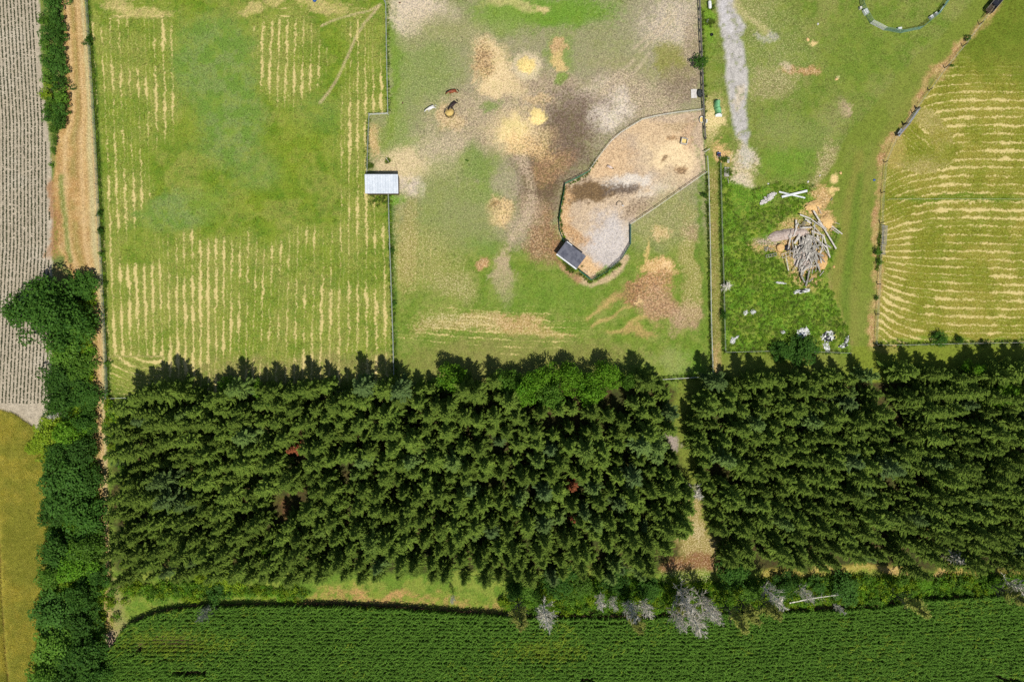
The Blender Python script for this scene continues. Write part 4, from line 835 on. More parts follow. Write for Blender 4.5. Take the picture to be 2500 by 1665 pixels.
hedge = [(196, 700, 34, 4.5, 'd', 'dark tree under the big round tree, in its shade by the lane'),
 (152, 858, 52, 5.5, 'm', 'rounded green hedge tree just below the big round tree'), (196, 800, 34, 4.5, 'm', 'light green hedge tree beside the lane next to the big round tree'),
 (138, 925, 46, 5.0, 'd', 'dark hedge tree beside the soya row ends'), (188, 900, 42, 5.0, 'm', 'green hedge tree overhanging the lane beside the soil field'), (200, 968, 38, 4.6, 'd', 'dark hedge tree by the lane level with the meadow corner'),
 (148, 985, 44, 5.0, 'd', 'dark hedge tree with bare pale twigs showing beside the bare soil corner'), (118, 1062, 44, 5.0, 'l', 'yellow-green tree at the wheat corner of the hedge'), (170, 1056, 38, 6.0, 'b', 'bright lime leafy tree in the hedge above the wheat'), (204, 1030, 28, 4.5, 'd', 'narrow dark tree on the lane side of the lime tree'),
 (100, 1092, 30, 3.6, 'l', 'low yellowish tree leaning over the wheat edge'), (198, 1100, 36, 5.5, 'd', 'dark tree beside the lane below the lime tree'), (148, 1122, 44, 5.6, 'd', 'dark hedge tree next to the yellow wheat band'),
 (150, 1196, 56, 6.0, 'd', 'broad grey-green tree beside the wheat field'), (206, 1180, 36, 5.6, 'd', 'dark tree casting shade on the narrow lane'), (128, 1252, 44, 5.0, 'd', 'dull green hedge tree on the wheat side, middle of the lower hedge'), (196, 1258, 46, 6.2, 'd', 'dark spreading tree where the lane narrows'),
 (208, 1332, 42, 6.0, 'm', 'green tree by the lane with yellow-green top leaves'), (138, 1338, 42, 5.5, 'd', 'dark tree beside the wheat below the lane bend'), (176, 1382, 40, 6.5, 'b', 'bright green tree in the lower hedge'), (120, 1400, 36, 5.0, 'm', 'mid green tree bulging into the wheat'),
 (228, 1408, 34, 5.0, 'd', 'dark tree at the lower end of the lane'), (196, 1452, 40, 6.2, 'd', 'dark tree between the lower hedge and the grassy corner'), (126, 1495, 50, 6.5, 'd', 'large dark tree with glossy clumps beside the wheat'), (198, 1520, 44, 6.0, 'd', 'dark tree shading the bare soil corner'),
 (132, 1572, 56, 7.0, 'm', 'wide green tree below the glossy dark one'), (214, 1592, 40, 5.6, 'd', 'dark tree beside the maize corner'), (176, 1620, 46, 6.0, 'd', 'dark tree near the bottom of the hedge'), (104, 1650, 46, 6.5, 'm', 'green tree at the bottom edge beside the wheat'), (232, 1650, 34, 5, 'd', 'dark shrubby tree at the bottom beside the maize'), (168, 1680, 50, 6.5, 'd', 'tree cut by the bottom edge of the picture')]
for a in hedge: tree('hedge_tree', a[0], a[1], a[2] * gr.uniform(.95, 1.15), a[3] * gr.uniform(.75, 1.2), a[4], a[5], 'tree', HEDGE)
SH = 'shrubs between soil field and lane'
for i, (x, y, r, h, k) in enumerate(((126, -14, 30, 3.4, 'd'), (130, 18, 27, 3.2, 'd'), (112, 48, 22, 2.8, 'm'), (138, 52, 20, 3.0, 'd'), (116, 84, 25, 3.0, 'd'), (140, 88, 18, 2.8, 'd'), (118, 118, 22, 2.8, 'm'), (138, 128, 21, 3, 'd'), (118, 152, 22, 2.8, 'd'), (140, 166, 21, 3, 'd'), (118, 188, 21, 3, 'm'), (142, 204, 21, 3.2, 'd'), (118, 222, 22, 3, 'l'), (146, 238, 22, 3.2, 'm'), (124, 256, 22, 3.0, 'm'), (146, 268, 20, 3.2, 'd'), (120, 286, 22, 2.8, 'd'), (144, 298, 18, 2.6, 'd'), (130, 316, 15, 2.0, 'm'), (132, 342, 10, 1.4, 'm'), (128, 368, 8, 1.2, 'm'), (124, 402, 7, 1.0, 'm'))):
    lab = f'{ordinal(i + 1)} shrub from the top in the green hedge between soya and lane'
    tree('hedge_shrub', x, y, r * 1.12, h, 's' + k, lab, 'shrub', SH)
# trees at the north edge of the plantation
NB = 'broadleaf trees along the plantation edge'
for a in ((1102, 925, 36, 8.5, 'b', 'round lime green tree in front of the dark spruces'), (1232, 938, 38, 8.0, 'm', 'green tree at the left end of the bright leafy clump'), (1285, 950, 36, 9.0, 'b', 'bright tree in the leafy clump, second from its left end'), (1330, 925, 36, 8.4, 'b', 'bright tree at the top of the leafy clump'), (1345, 965, 34, 9.5, 'm', 'green tree at the lower middle of the leafy clump'), (1395, 930, 38, 8.8, 'b', 'vivid green tree in the middle of the leafy clump'), (1440, 952, 40, 9.4, 'b', 'brightest broad tree of the leafy clump'), (1490, 918, 36, 8.4, 'b', 'leafy green tree near the right end of the clump'), (1530, 930, 24, 7.5, 'm', 'small green tree ending the leafy clump'),
          (553, 948, 26, 3.8, 'b', 'bright pale bush beside the meadow shadow, leftmost of two'), (632, 952, 22, 3.6, 'b', 'small lime bush below the meadow shadow'), (890, 938, 24, 3.6, 'm', 'green bush at the foot of the meadow fence'), (1060, 950, 22, 3.4, 'm', 'small dark bush left of the round lime tree'), (2385, 908, 26, 6, 'b', 'pale green tree top at the edge of the right plantation'), (2458, 960, 36, 9, 'b', 'bright green leafy tree by the right edge of the picture'), (1960, 855, 40, 4.0, 'd', 'dark leafy tree beside the white plastic in the weeds'), (1915, 858, 26, 3.2, 'd', 'dark bush left of the leafy tree beside the plastic'),
          (2300, 826, 18, 2.4, 'd', 'thin dark bush on the raked field edge above the plantation'), (2345, 828, 9, 1.6, 'd', 'tiny dark bush on the raked field edge')):
    tree('leafy_tree', a[0], a[1], a[2], a[3], a[4], a[5], 'tree', NB)
for a in ((213, 97, 15, 2.2, 'sd', 'round dark bush on the meadow fence near the top'), (240, 520, 10, 1.8, 'sd', 'dark spiky bush on the meadow fence, upper of two'), (243, 565, 10, 1.9, 'sd', 'dark spiky bush on the meadow fence, lower of two'), (246, 620, 9, 1.5, 'sm', 'small bush on the meadow fence level with the big tree top'), (256, 692, 6, 1.2, 'sm', 'tiny bush on the fence by the big tree'), (253, 722, 6, 1.2, 'sm', 'tiny bush on the fence below the big tree'), (260, 888, 9, 1.7, 'sm', 'light green bush on the meadow fence near the corner'),
          (1708, 150, 22, 3.0, 'sd', 'grey-green bush growing through the paddock rail fence'), (1719, 476, 8, 1.4, 'sd', 'dark little bush on the paddock fence below the pen corner'), (1768, 770, 12, 2.0, 'sd', 'dark bush at the lower weed fence'), (2145, 615, 12, 1.6, 'sm', 'green bush growing around the leaning gate'), (2148, 640, 10, 1.4, 'sm', 'light green bush below the leaning gate'), (2366, 92, 9, 1.4, 'sd', 'small dark bush on the tan boundary strip'), (2326, 160, 5, .9, 'sm', 'tiny bush by a boundary post'), (956, 612, 9, 1.2, 'sd', 'dark weed clump on the meadow fence below the white shed'), (962, 740, 7, 1.0, 'sd', 'dark weed clump low on the meadow fence'), (2142, 727, 7, 1.0, 'sd', 'small dark weed on the tan boundary strip'),
          (1140, 55 + 337, 4, .6, 'sm', 'low weed in the green paddock patch'), (270, 1045, 22, 2.6, 'sl', 'yellow-green bush at the plantation corner by the lane'), (285, 1010, 24, 3.0, 'sl', 'lime bush at the upper plantation corner'), (262, 1075, 14, 1.6, 'sd', 'low dark bush beside the lane at the plantation'), (278, 1090, 20, 2.4, 'sl', 'bright bush below the yellow-green corner bushes'), (528, 1412, 30, 3.4, 'sl', 'bright yellow-green bush at the south plantation edge'), (565, 1425, 26, 3.2, 'sl', 'yellow-green bush next to the bright one, maize side'), (490, 1405, 20, 2.8, 'sl', 'small yellow-green bush left of the bright one'), (530, 1448, 34, 3.4, 'sd', 'dark round bush above the grey dead tree in the maize'),
          (660, 1350, 26, 4.0, 'sb', 'bright leafy bush in a gap of the lower plantation'), (2375, 1345, 14, 3.0, 'sb', 'bright round bush beside the grey dead twigs')):
    tree('bush', a[0], a[1], a[2], a[3], a[4], a[5], 'bush', 'bushes')
for i, (x, y, r, h, k) in enumerate(((1255, 1445, 24, 3.4, 'd'), (1300, 1448, 26, 3.4, 'm'), (1362, 1418, 42, 4.6, 'd'), (1422, 1436, 30, 3.4, 'm'), (1498, 1416, 38, 4.6, 'd'), (1590, 1440, 30, 3.4, 'd'), (1792, 1402, 40, 5.0, 'd'), (1836, 1446, 26, 2.8, 'm'), (1920, 1436, 34, 3.6, 'd'), (1996, 1430, 26, 2.8, 'd'), (2068, 1446, 36, 4.0, 'd'), (2260, 1428, 22, 2.2, 'b'), (2430, 1424, 26, 2.6, 'b'))):
    tree('brush_tree', x, y, r, h, k, f'{ordinal(i + 1)} ' + {'d': 'dark', 'm': 'green', 'b': 'bright'}[k] + ' bushy tree listed eastward in the brush between plantation and maize', 'tree', 'bushy trees above the maize')

# ------------------------------------------------------------------ dead and half-dead trees
def dead_tree(h, seed, r0=.12, spread=.5, n1=46, foliage=0):
    gg = random.Random(seed); b = MB(); lean = (gg.uniform(-.3, .3), gg.uniform(-.3, .3))
    tp = lambda t: Vector((lean[0] * t * t, lean[1] * t * t, h * t)); b.tube([tp(i / 6) for i in range(7)], [r0 * (1 - .85 * i / 6) for i in range(7)], 5)
    V_ = []
    for k in range(n1):
        t = .12 + .86 * (k + gg.random()) / n1; a = gg.uniform(0, 6.28); L = h * spread * .42 * (1 - .72 * t) * gg.uniform(.6, 1.3) + .3; up = gg.uniform(.6, 1.5)
        d = Vector((math.cos(a), math.sin(a), up)).normalized(); p = tp(t); q = p + d * L; b.tube([p, p + d * L * .5 + Vector((0, 0, -.03 * L)), q], [.06, .05, .03], 3, 0, False)
        for m_ in range(gg.randint(7, 10)):
            s = gg.uniform(.25, 1); o = p + d * L * s; e = (d + Vector((gg.uniform(-1, 1), gg.uniform(-1, 1), gg.uniform(-.2, .8))) * .8).normalized(); l = L * gg.uniform(.22, .5); b.tube([o, o + e * l], [.042, .024], 3, 0, False)
            if foliage and t > .45: V_.append((o + e * l * .6, l * .6))
    return b, V_
DEAD = [dead_tree(13.0, 500 + i, .14, .46, 62) for i in range(3)]; DEADME = []
for b, _ in DEAD:
    me = bpy.data.meshes.new('branches'); me.from_pydata(b.v, [], b.f); me.materials.append(M['deadwood']); DEADME.append(me)
M['darkdead'] = mat_plain('dark_lichen_wood', (96, 98, 84), (66, 70, 56), 2.0, .9, .1)
DEADDULL = DEADME[0].copy(); DEADDULL.materials.clear(); DEADDULL.materials.append(mat_plain('dull_grey_green_twigs', (150, 156, 140), (112, 122, 104), 2.0, .9, .1))
LAR = [dead_tree(13.0, 520 + i, .12, .42, 44, 1) for i in range(2)]; LARME = []
for b, fol in LAR:
    me = bpy.data.meshes.new('branches'); me.from_pydata(b.v, [], b.f); me.materials.append(M['darkdead'])
    V_, F_ = leafball([(p.x, p.y, p.z, max(l, .12)) for p, l in fol], 5, 60, .22); LARME.append((me, np_mesh('foliage', V_, F_, M['larch'])))
for i, (x, y, h, sx, lab) in enumerate(((1327, 1469, 13.5, 1.0, 'grey leafless tree standing alone at the maize edge, middle of picture'), (1459, 1450, 8.0, 1.0, 'short grey bare tree at the left end of the dead group'), (1490, 1456, 7.0, .9, 'short bare grey tree beside the leftmost dead one'), (1528, 1462, 11.0, 1.0, 'bare grey tree leaning toward the maize, left of the dark larch'), (1564, 1460, 9.5, 1.05, 'bare silver tree above the purple maize edge'), (1652, 1432, 14.0, 1.0, 'tall bare tree at the top of the silver cluster'), (1668, 1470, 14.5, 1.15, 'thick silver bare tree reaching far over the maize'), (1636, 1478, 12.0, .85, 'bare silver tree at the left of the big silver cluster'), (1702, 1448, 12.5, 1.0, 'bare grey tree at the right of the silver cluster'), (1725, 1470, 10.5, .9, 'slim bare tree on the purple edge right of the silver cluster'), (1860, 1428, 12.0, 1.0, 'bare grey tree in the brush right of the dark larches'), (1945, 1430, 8.0, .9, 'grey twiggy tree in the brush beside the fallen trunk'), (2030, 1470, 6.0, .8, 'small bare tree at the maize edge below the fallen trunk'), (2440, 1410, 13.0, 1.0, 'bare tree overhanging the maize at the right edge'), (2300, 1345, 7.0, 1.3, 'bleached bare tree in front of the right plantation'), (520, 1478, 7.0, 1.3, 'wide grey dead tree standing in the maize on the left'), (1682, 1190, 8.5, 1.1, 'grey bare spruce leaning over the gap between the plantations'), (1770, 700, 2.2, 1.0, 'small grey twiggy shrub at the weed patch fence'), (158, 1010, 5.2, .9, 'pale bare branches poking from the hedge'), (1108, 1450, 5.0, .7, 'grey twig tangle at the grassy strip by the middle'))):
    e = empty('dead_tree', W(x, y, -.06), gr.uniform(0, 6.28)); s = h / 13.0; e.scale = (max(s, .45) * sx * 1.1, max(s, .45) * sx * 1.1, s); link('branches', DEADDULL if i == 15 else DEADME[i % 3], e); tag(e, lab, 'dead tree', 'leafless grey trees')
for i, (x, y, h, lab) in enumerate(((1264, 1462, 14.5, 'thin dark larch with yellow tip over the maize, left one'), (1537, 1478, 12.5, 'thin yellow-tipped larch in the dead tree group'), (1648, 1458, 8.0, 'short yellow-green larch inside the silver cluster'), (1675, 1472, 8.0, 'second short larch inside the silver cluster'), (1765, 1470, 13.5, 'dark larch right of the silver cluster'), (1800, 1458, 12.5, 'dark larch with yellow tip near the right brush'), (2170, 1440, 13.0, 'dark thin larch leaning over the maize on the right'), (2405, 1420, 13.0, 'dark thin larch near the right edge of the maize'), (1845, 1455, 12.0, 'yellow-tipped larch above the purple maize edge'))):
    e = empty('thin_larch', W(x, y, -.06), gr.uniform(0, 6.28)); s = h / 13.0; e.scale = (max(s, .6), max(s, .6), s); link('branches', LARME[i % 2][0], e); link('foliage', LARME[i % 2][1], e); tag(e, lab, 'larch tree', 'thin larches over the maize')
# fallen trunk in the brush
e = empty('fallen_tree', W(1970, 1455, 1.2), math.atan2(28, 120)); b = MB(); b.tube([(-4.2, 0, 0), (0, .15, .5), (5.4, .1, 1.6)], [.13, .11, .05], 6); b.build('trunk', M['deadwood'], e)
b = MB()
for k in range(46):
    t = RNG.uniform(.3, 1); p = Vector((-4.2 + 9.6 * t, .1, .2 + 1.4 * t)); d = Vector((RNG.uniform(.1, 1), RNG.uniform(-1, 1), RNG.uniform(-.3, .8))).normalized(); b.tube([p, p + d * RNG.uniform(.5, 1.6)], [.025, .008], 3, 0, False)
b.build('branches', M['deadwood'], e); tag(e, 'fallen pale trunk lying across the brush above the maize', 'fallen tree')
# browned young spruce in the gap, and rusty ones
V_, F_ = spruce_crown(7.0, 1.3, 77, .6); rust = np_mesh('crown', V_, F_, M['rust_needles'])
for x, y, lab in ((728, 1090, 'rust brown dead spruce in the plantation opening'), (1392, 1180, 'small rust brown spruce among green ones'), (1396, 1252, 'rust brown spruce beside the black gap')):
    e = empty('brown_spruce', W(x, y, -.06), 1.0); link('crown', rust, e); link('trunk', TRUNKME[4], e).scale = (.6, .6, .62); tag(e, lab, 'spruce tree', 'browned spruces')
# ------------------------------------------------------------------ materials for built things
M['wood'] = mat_plain('weathered_grey_wood', (172, 168, 158), (132, 126, 116), 2.5, .85, .15)
M['woodpale'] = mat_plain('pale_bleached_board', (214, 208, 198), (170, 162, 150), 2.0, .8, .2)
M['wooddark'] = mat_plain('dark_post_wood', (96, 84, 70), (62, 54, 46), 3.0, .9, .1)
M['tape'] = mat_plain('white_fence_tape', (224, 226, 216), (188, 192, 180), 3.0, .6, .2)
M['wire'] = mat_plain('galvanised_wire', (176, 184, 172), (140, 150, 138), 3.0, .5, .4)
M['green_paint'] = mat_plain('green_painted_steel', (52, 120, 84), (36, 92, 66), 2.0, .5, .4)
M['pen_steel'] = mat_plain('grey_green_tube_steel', (120, 160, 142), (84, 124, 108), 2.0, .45, .4)
M['grey_steel'] = mat_plain('dull_galvanised_steel', (168, 172, 178), (128, 132, 140), 2.0, .45, .5)
M['white_paint'] = mat_plain('white_painted_metal', (238, 240, 238), (216, 220, 220), 1.5, .45, .4)
M['white_plastic'] = mat_plain('white_plastic_sheet', (240, 240, 236), (206, 208, 206), 3.0, .5, .4)
M['black_plastic'] = mat_plain('black_plastic', (44, 46, 56), (28, 30, 38), 3.0, .5, .4)
M['rubber'] = mat_plain('black_rubber', (52, 54, 52), (36, 38, 38), 3.0, .7, .3)
M['concrete'] = mat_plain('pale_concrete', (226, 222, 216), (200, 194, 188), 3.0, .9, .1)
M['hay'] = mat_plain('loose_hay', (238, 214, 140), (206, 172, 100), 5.0, .95, .05, 0, .9)
M['strawheap'] = mat_plain('old_straw', (236, 200, 140), (206, 164, 108), 4.0, .95, .05, 0, .9)
M['manure'] = mat_plain('grey_brown_soil', (206, 190, 178), (170, 150, 138), 2.5, .95, .05, 0, .8)
M['greentarp'] = mat_plain('green_tarpaulin', (132, 196, 140), (92, 166, 108), 1.5, .5, .35)
M['blue'] = mat_plain('blue_plastic', (54, 98, 170), (36, 70, 130), 3.0, .35, .5)
M['rust'] = mat_plain('rusty_contents', (112, 76, 70), (84, 56, 50), 6.0, .9, .1)
M['roofgrey'] = mat_plain('dark_grey_roofing_felt', (112, 114, 124), (84, 86, 98), 1.2, .85, .15)
M['wallboard'] = mat_plain('brown_wall_boards', (120, 98, 76), (88, 72, 56), 2.0, .85, .1)
M['water'] = mat_plain('murky_water', (74, 78, 74), (58, 62, 60), 2.0, .15, .5)
M['yellow'] = mat_plain('yellow_plastic', (206, 206, 96), (170, 170, 80), 3.0, .5, .3)

# ------------------------------------------------------------------ fences
def resample(pts, step):
    P_ = np.array(pts, float); sg = np.sqrt((np.diff(P_, axis=0) ** 2).sum(1)); cu = np.concatenate([[0], np.cumsum(sg)]); n = max(1, int(round(cu[-1] / step))); s = np.linspace(0, cu[-1], n + 1)
    return [(float(np.interp(t, cu, P_[:, 0])), float(np.interp(t, cu, P_[:, 1]))) for t in s]
def fence(name, label, pts, step, posth, postr, postmat, rails, cat='fence', group='field fences', brace=False):
    """rails: (height, width, thickness, material, per_bay, part name)"""
    st = resample(pts, step); o = W(*st[0], 0); e = empty(name, o); ps = []
    pb = MB(); pb.tube([(0, 0, -.1), (0, 0, posth)], [postr, postr * .9], 6); pm = None
    for (x, y) in st:
        p = W(x, y) - o; ps.append(p)
        if pm is None: ob = pb.build('post', postmat, e); pm = ob.data
        else: ob = link('post', pm, e)
        ob.location = p; ob.rotation_euler = (gr.gauss(0, .03), gr.gauss(0, .03), gr.uniform(0, 3)); ob.scale = (1, 1, gr.uniform(.93, 1.08))
    for (h, w, t, mt, bay, nm) in rails:
        if bay:
            for a, c in zip(ps[:-1], ps[1:]):
                off = (c - a).normalized().cross(Vector((0, 0, 1))) * (postr + t); b = MB(); b.beam(a + off + Vector((0, 0, h + gr.uniform(-.04, .04))), c + off + Vector((0, 0, h + gr.uniform(-.04, .04))), t, w); b.build(nm, mt, e)
        else:
            b = MB(); q = [p + Vector((postr + .01, 0, h)) for p in ps]
            fine = []
            for a, c in zip(q[:-1], q[1:]): fine += [a, (a + c) / 2 - Vector((0, 0, .05))]
            fine.append(q[-1])
            for a, c in zip(fine[:-1], fine[1:]): b.beam(a, c, t, w)
            b.build(nm, mt, e)
    return tag(e, label, cat, group)
wires = lambda hs, th=.022, m='wire': [(h, th, th, M[m], False, 'wire') for h in hs]
fence('wire_fence', 'wire fence with dark posts between farm lane and hay meadow', [(213, -30), (224, 160), (233, 300), (240, 433), (248, 600), (258, 800), (263, 910), (264, 972)], 37, 1.3, .07, M['wooddark'], wires((.45, .8, 1.05, 1.25), .03))
fence('tape_fence', 'white tape fence along the plantation top, running behind the meadow shadow', [(264, 972), (600, 962), (963, 950)], 60, 1.2, .06, M['wood'], [(1.1, .06, .03, M['tape'], False, 'tape'), (.7, .04, .03, M['tape'], False, 'tape')])
fence('tape_fence', 'white rail fence closing the paddock corner at the grass gap', [(1560, 929), (1610, 926), (1676, 922), (1738, 918)], 58, 1.2, .08, M['wooddark'], [(1.1, .12, .09, M['tape'], False, 'tape')])
fence('rail_fence', 'thin pale rail fence between hay meadow and paddock, above the shed', [(943, 10), (945, 140), (948, 280)], 27, 1.3, .06, M['wire'], [(1.2, .07, .07, M['wire'], False, 'rail'), (.75, .06, .06, M['wire'], False, 'rail')])
fence('rail_fence', 'short pale rail fence jutting left above the white shed', [(948, 281), (903, 283)], 22, 1.3, .07, M['tape'], [(1.2, .08, .08, M['tape'], False, 'rail'), (.7, .08, .08, M['tape'], False, 'rail')])
fence('rail_fence', 'pale wire fence running down to the white shed', [(902, 284), (899, 360), (897, 428)], 36, 1.3, .06, M['wire'], [(1.2, .06, .06, M['wire'], False, 'rail'), (.7, .05, .05, M['wire'], False, 'rail')])
fence('rail_fence', 'grey rail fence below the white shed down to the plantation', [(949, 472), (951, 560), (956, 700), (960, 820), (963, 945)], 32, 1.25, .07, M['wood'], [(1.15, .10, .10, M['wire'], False, 'rail'), (.6, .05, .05, M['wire'], False, 'rail')])
fence('paddock_fence', 'grey wooden rail fence along the paddock beside the gravel drive', [(1706, -25), (1709, 60), (1713, 170), (1717, 272), (1721, 342)], 27, 1.45, .11, M['wooddark'], [(h, .16, .05, M['wood'], True, 'rail') for h in (.45, .8, 1.12, 1.4)])
fence('paddock_fence', 'pale single rail fence between lower paddock and grass lane', [(1723, 385), (1726, 430), (1730, 600), (1733, 800), (1737, 918)], 42, 1.25, .07, M['wood'], [(1.15, .10, .09, M['tape'], False, 'rail'), (.7, .05, .04, M['wire'], False, 'wire')])
fence('pen_fence', 'thin tape fence curving over the top of the straw pen', [(1716, 270), (1640, 279), (1570, 292), (1500, 335), (1460, 385), (1436, 420)], 30, 1.1, .04, M['tape'], [(1.0, .09, .06, M['tape'], False, 'tape'), (.55, .05, .04, M['tape'], False, 'tape')], group='pen fences')
fence('pen_fence', 'white tape fence running diagonally from the pen to the paddock rail', [(1538, 549), (1600, 508), (1660, 466), (1723, 422)], 36, 1.1, .05, M['tape'], [(1.0, .10, .07, M['tape'], False, 'tape'), (.55, .04, .04, M['tape'], False, 'tape')], group='pen fences')
fence('wire_fence', 'old wire fence between grass lane and weed patch', [(1756, 400), (1760, 560), (1764, 700), (1768, 858)], 44, 1.2, .06, M['wooddark'], wires((.5, .85, 1.1)))
fence('tape_fence', 'white tape fence along the bottom of the weed patch', [(1768, 860), (1880, 857), (2000, 859), (2072, 862)], 50, 1.1, .05, M['wood'], [(1.0, .05, .03, M['tape'], False, 'tape')])
fence('wire_fence', 'sparse wire fence along the tan boundary strip, upper part', [(2430, 5), (2366, 95), (2318, 150), (2272, 213), (2236, 262), (2187, 332)], 70, 1.4, .09, M['wooddark'], wires((.5, .8, 1.15)))
fence('wire_fence', 'sparse wire fence along the tan boundary strip, lower part', [(2187, 332), (2161, 366), (2151, 480), (2147, 580), (2142, 700), (2138, 765), (2134, 842)], 74, 1.4, .09, M['wooddark'], wires((.5, .8, 1.15)))
fence('tape_fence', 'tape fence along the bottom of the raked hayfield', [(2134, 842), (2180, 843), (2330, 839), (2520, 836)], 66, 1.3, .08, M['wooddark'], [(1.15, .05, .03, M['tape'], False, 'tape'), (.7, .04, .03, M['tape'], False, 'tape')])
fence('tape_fence', 'fine tape crossing the raked hayfield over the green stripe', [(2165, 489), (2320, 488), (2520, 489)], 118, 1.0, .03, M['tape'], [(.95, .03, .02, M['tape'], False, 'tape')])

# steel panels: pen (green) and round pen
def panel_meshes(L, H, n, r, mat):
    out = []
    for k in range(n): b = MB(); z = .15 + (H - .15) * k / (n - 1); b.tube([(0, 0, z), (L, 0, z)], r * .8, 5); out.append(('rail', b))
    for x in (0.0, L): b = MB(); b.tube([(x, .0, 0), (x, 0, H)], r, 6); out.append(('upright', b))
    b = MB(); b.tube([(L * .5, 0, .15), (L * .5, 0, H)], r * .7, 5); out.append(('brace', b))
    r_ = []
    for nm, b in out: me = bpy.data.meshes.new(nm); me.from_pydata(b.v, [], b.f); me.materials.append(mat); r_.append((nm, me))
    return r_
PAN = {k: panel_meshes(3.0, 1.5, 6, .04, M[k]) for k in ('green_paint', 'pen_steel', 'white_paint', 'grey_steel')}
def panel(a, b_, kind, name, label, cat, group, hs=1.0):
    A, B_ = W(*a), W(*b_); d = B_ - A; e = empty(name, (A.x, A.y, -.03), math.atan2(d.y, d.x)); e.scale = (d.length * .985 / 3.0, 1, hs)
    for nm, me in PAN[kind]: link(nm, me, e)
    return tag(e, label, cat, group)
pg = [(1436, 421), (1408, 436), (1379, 450), (1375, 476), (1369, 505), (1364, 540), (1366, 566), (1376, 592)]
for i in range(len(pg) - 1):
    panel(pg[i], pg[i + 1], 'green_paint', 'corral_panel', f'green steel panel on the left side of the straw pen, {ordinal(i + 1)} down from the bend', 'fence panel', 'green pen panels', .85)
pg = [(1413, 661), (1428, 673), (1443, 685), (1462, 675), (1481, 664), (1499, 648), (1516, 634), (1527, 615), (1538, 597), (1538, 572), (1538, 549)]
for i in range(len(pg) - 1):
    panel(pg[i], pg[i + 1], 'green_paint' if i < 8 else 'pen_steel', 'corral_panel', f'steel panel along the lower pen edge, {ordinal(i + 1)} from the dark shed', 'fence panel', 'green pen panels', .85)
rp = [(2092, -72), (2093, -26), (2102, 18), (2124, 58), (2157, 75), (2198, 82), (2246, 72), (2285, 40), (2312, 2), (2326, -40)]
rl = ['left side above the frame', 'left side at the top edge', 'left side holding a pale board', 'bottom left, white gate panel', 'bottom, left of the lowest post', 'bottom, right of the lowest post', 'lower right with white boxes', 'right side beside the white jump pole', 'right side at the top edge']
for i in range(len(rp) - 1): panel(rp[i], rp[i + 1], 'white_paint' if i == 3 else 'pen_steel', 'round_pen_panel', ('white tube gate of the round pen' if i == 3 else 'grey-green tube panel of the round pen, ' + rl[i]), 'fence panel', 'round pen panels', 1.05)

# ------------------------------------------------------------------ buildings
def shed(name, c, L, D, hf, hb, rz, roofmat, trim, label, corr):
    e = empty(name, c, rz); ov = .18
    def part(nm, fn, m): b = MB(); fn(b); return b.build(nm, m, e)
    part('back_wall', lambda b: b.box((0, -D / 2 + .06, hb / 2), (L, .06, hb)), M['wallboard'])
    for s in (-1, 1):
        b = MB(); x = s * (L / 2 - .03); b.add([(x - .03, -D / 2 + .1, 0), (x + .03, -D / 2 + .1, 0), (x + .03, D / 2, 0), (x - .03, D / 2, 0), (x - .03, -D / 2 + .1, hb), (x + .03, -D / 2 + .1, hb), (x + .03, D / 2, hf), (x - .03, D / 2, hf)], [(0, 3, 2, 1), (4, 5, 6, 7), (0, 1, 5, 4), (1, 2, 6, 5), (2, 3, 7, 6), (3, 0, 4, 7)]); b.build('side_wall', M['wallboard'], e)
    for k in range(4): part('post', lambda b: b.box((-L / 2 + .12 + k * (L - .24) / 3, D / 2 - .08, hf / 2 - .03), (.14, .14, hf - .06)), M['wooddark'])
    # roof sheet
    b = MB(); n = int(L / .125) if corr else 12; y0, y1 = -D / 2 - ov, D / 2 + ov; sl = (hf - hb) / D; z0 = hb + .05 - ov * sl; z1 = hf + .05 + ov * sl; vs = []; fs = []
    for i in range(n * 2 + 1 if corr else n + 1):
        x = -L / 2 - ov + (L + 2 * ov) * i / (2 * n if corr else n); dz = (.07 if i % 8 in (0,) else (.02 if i % 2 else 0)) if corr else .01 * (i % 2); jag = gr.uniform(-.06, .03) if corr and (i // 16) % 1 == 0 and i % 16 == 0 else 0
        vs += [(x, y0 + jag, z0 + dz), (x, y1, z1 + dz), (x, y0 + jag, z0 + dz - .03), (x, y1, z1 + dz - .03)]
    m_ = len(vs) // 4
    for i in range(m_ - 1):
        a, c_ = 4 * i, 4 * i + 4; fs += [(a, c_, c_ + 1, a + 1), (a + 2, a + 3, c_ + 3, c_ + 2), (a, a + 2, c_ + 2, c_), (a + 1, c_ + 1, c_ + 3, a + 3)]
    fs += [(0, 1, 3, 2), (4 * m_ - 4, 4 * m_ - 2, 4 * m_ - 1, 4 * m_ - 3)]
    b.add(vs, fs); rf = b.build('roof', roofmat, e)
    if trim:
        part('fascia', lambda b: b.box((0, y0 - .10, z0 + .02), (L + 2 * ov, .26, .20)), M['white_paint']); part('fascia', lambda b: b.box((-L * .36, y1 + .05, z1), (L * .28, .16, .12)), M['white_paint'])
        part('step', lambda b: b.box((L * .46, D / 2 + .35, .25), (.5, .4, .5)), M['concrete'])
    return tag(e, label, 'shed')
c = WT(931.5, 449.5, 2.7)
M['roofwhite'] = mat_plain('white_corrugated_steel', (222, 228, 234), (204, 212, 220), .8, .4, .3)
shed('run_in_shed', (c.x, c.y, -.03), 6.4, 3.45, 2.9, 2.45, 0.0, M['roofwhite'], False, 'open shed with a white corrugated steel roof between meadow and paddock', True)
c = WT(1395, 623, 2.3)
shed('pen_shed', (c.x, c.y, -.03), 4.75, 2.75, 2.5, 2.1, math.atan2(-36, 48), M['roofgrey'], True, 'small shed with dark grey roof and white trim in the pen corner', False)

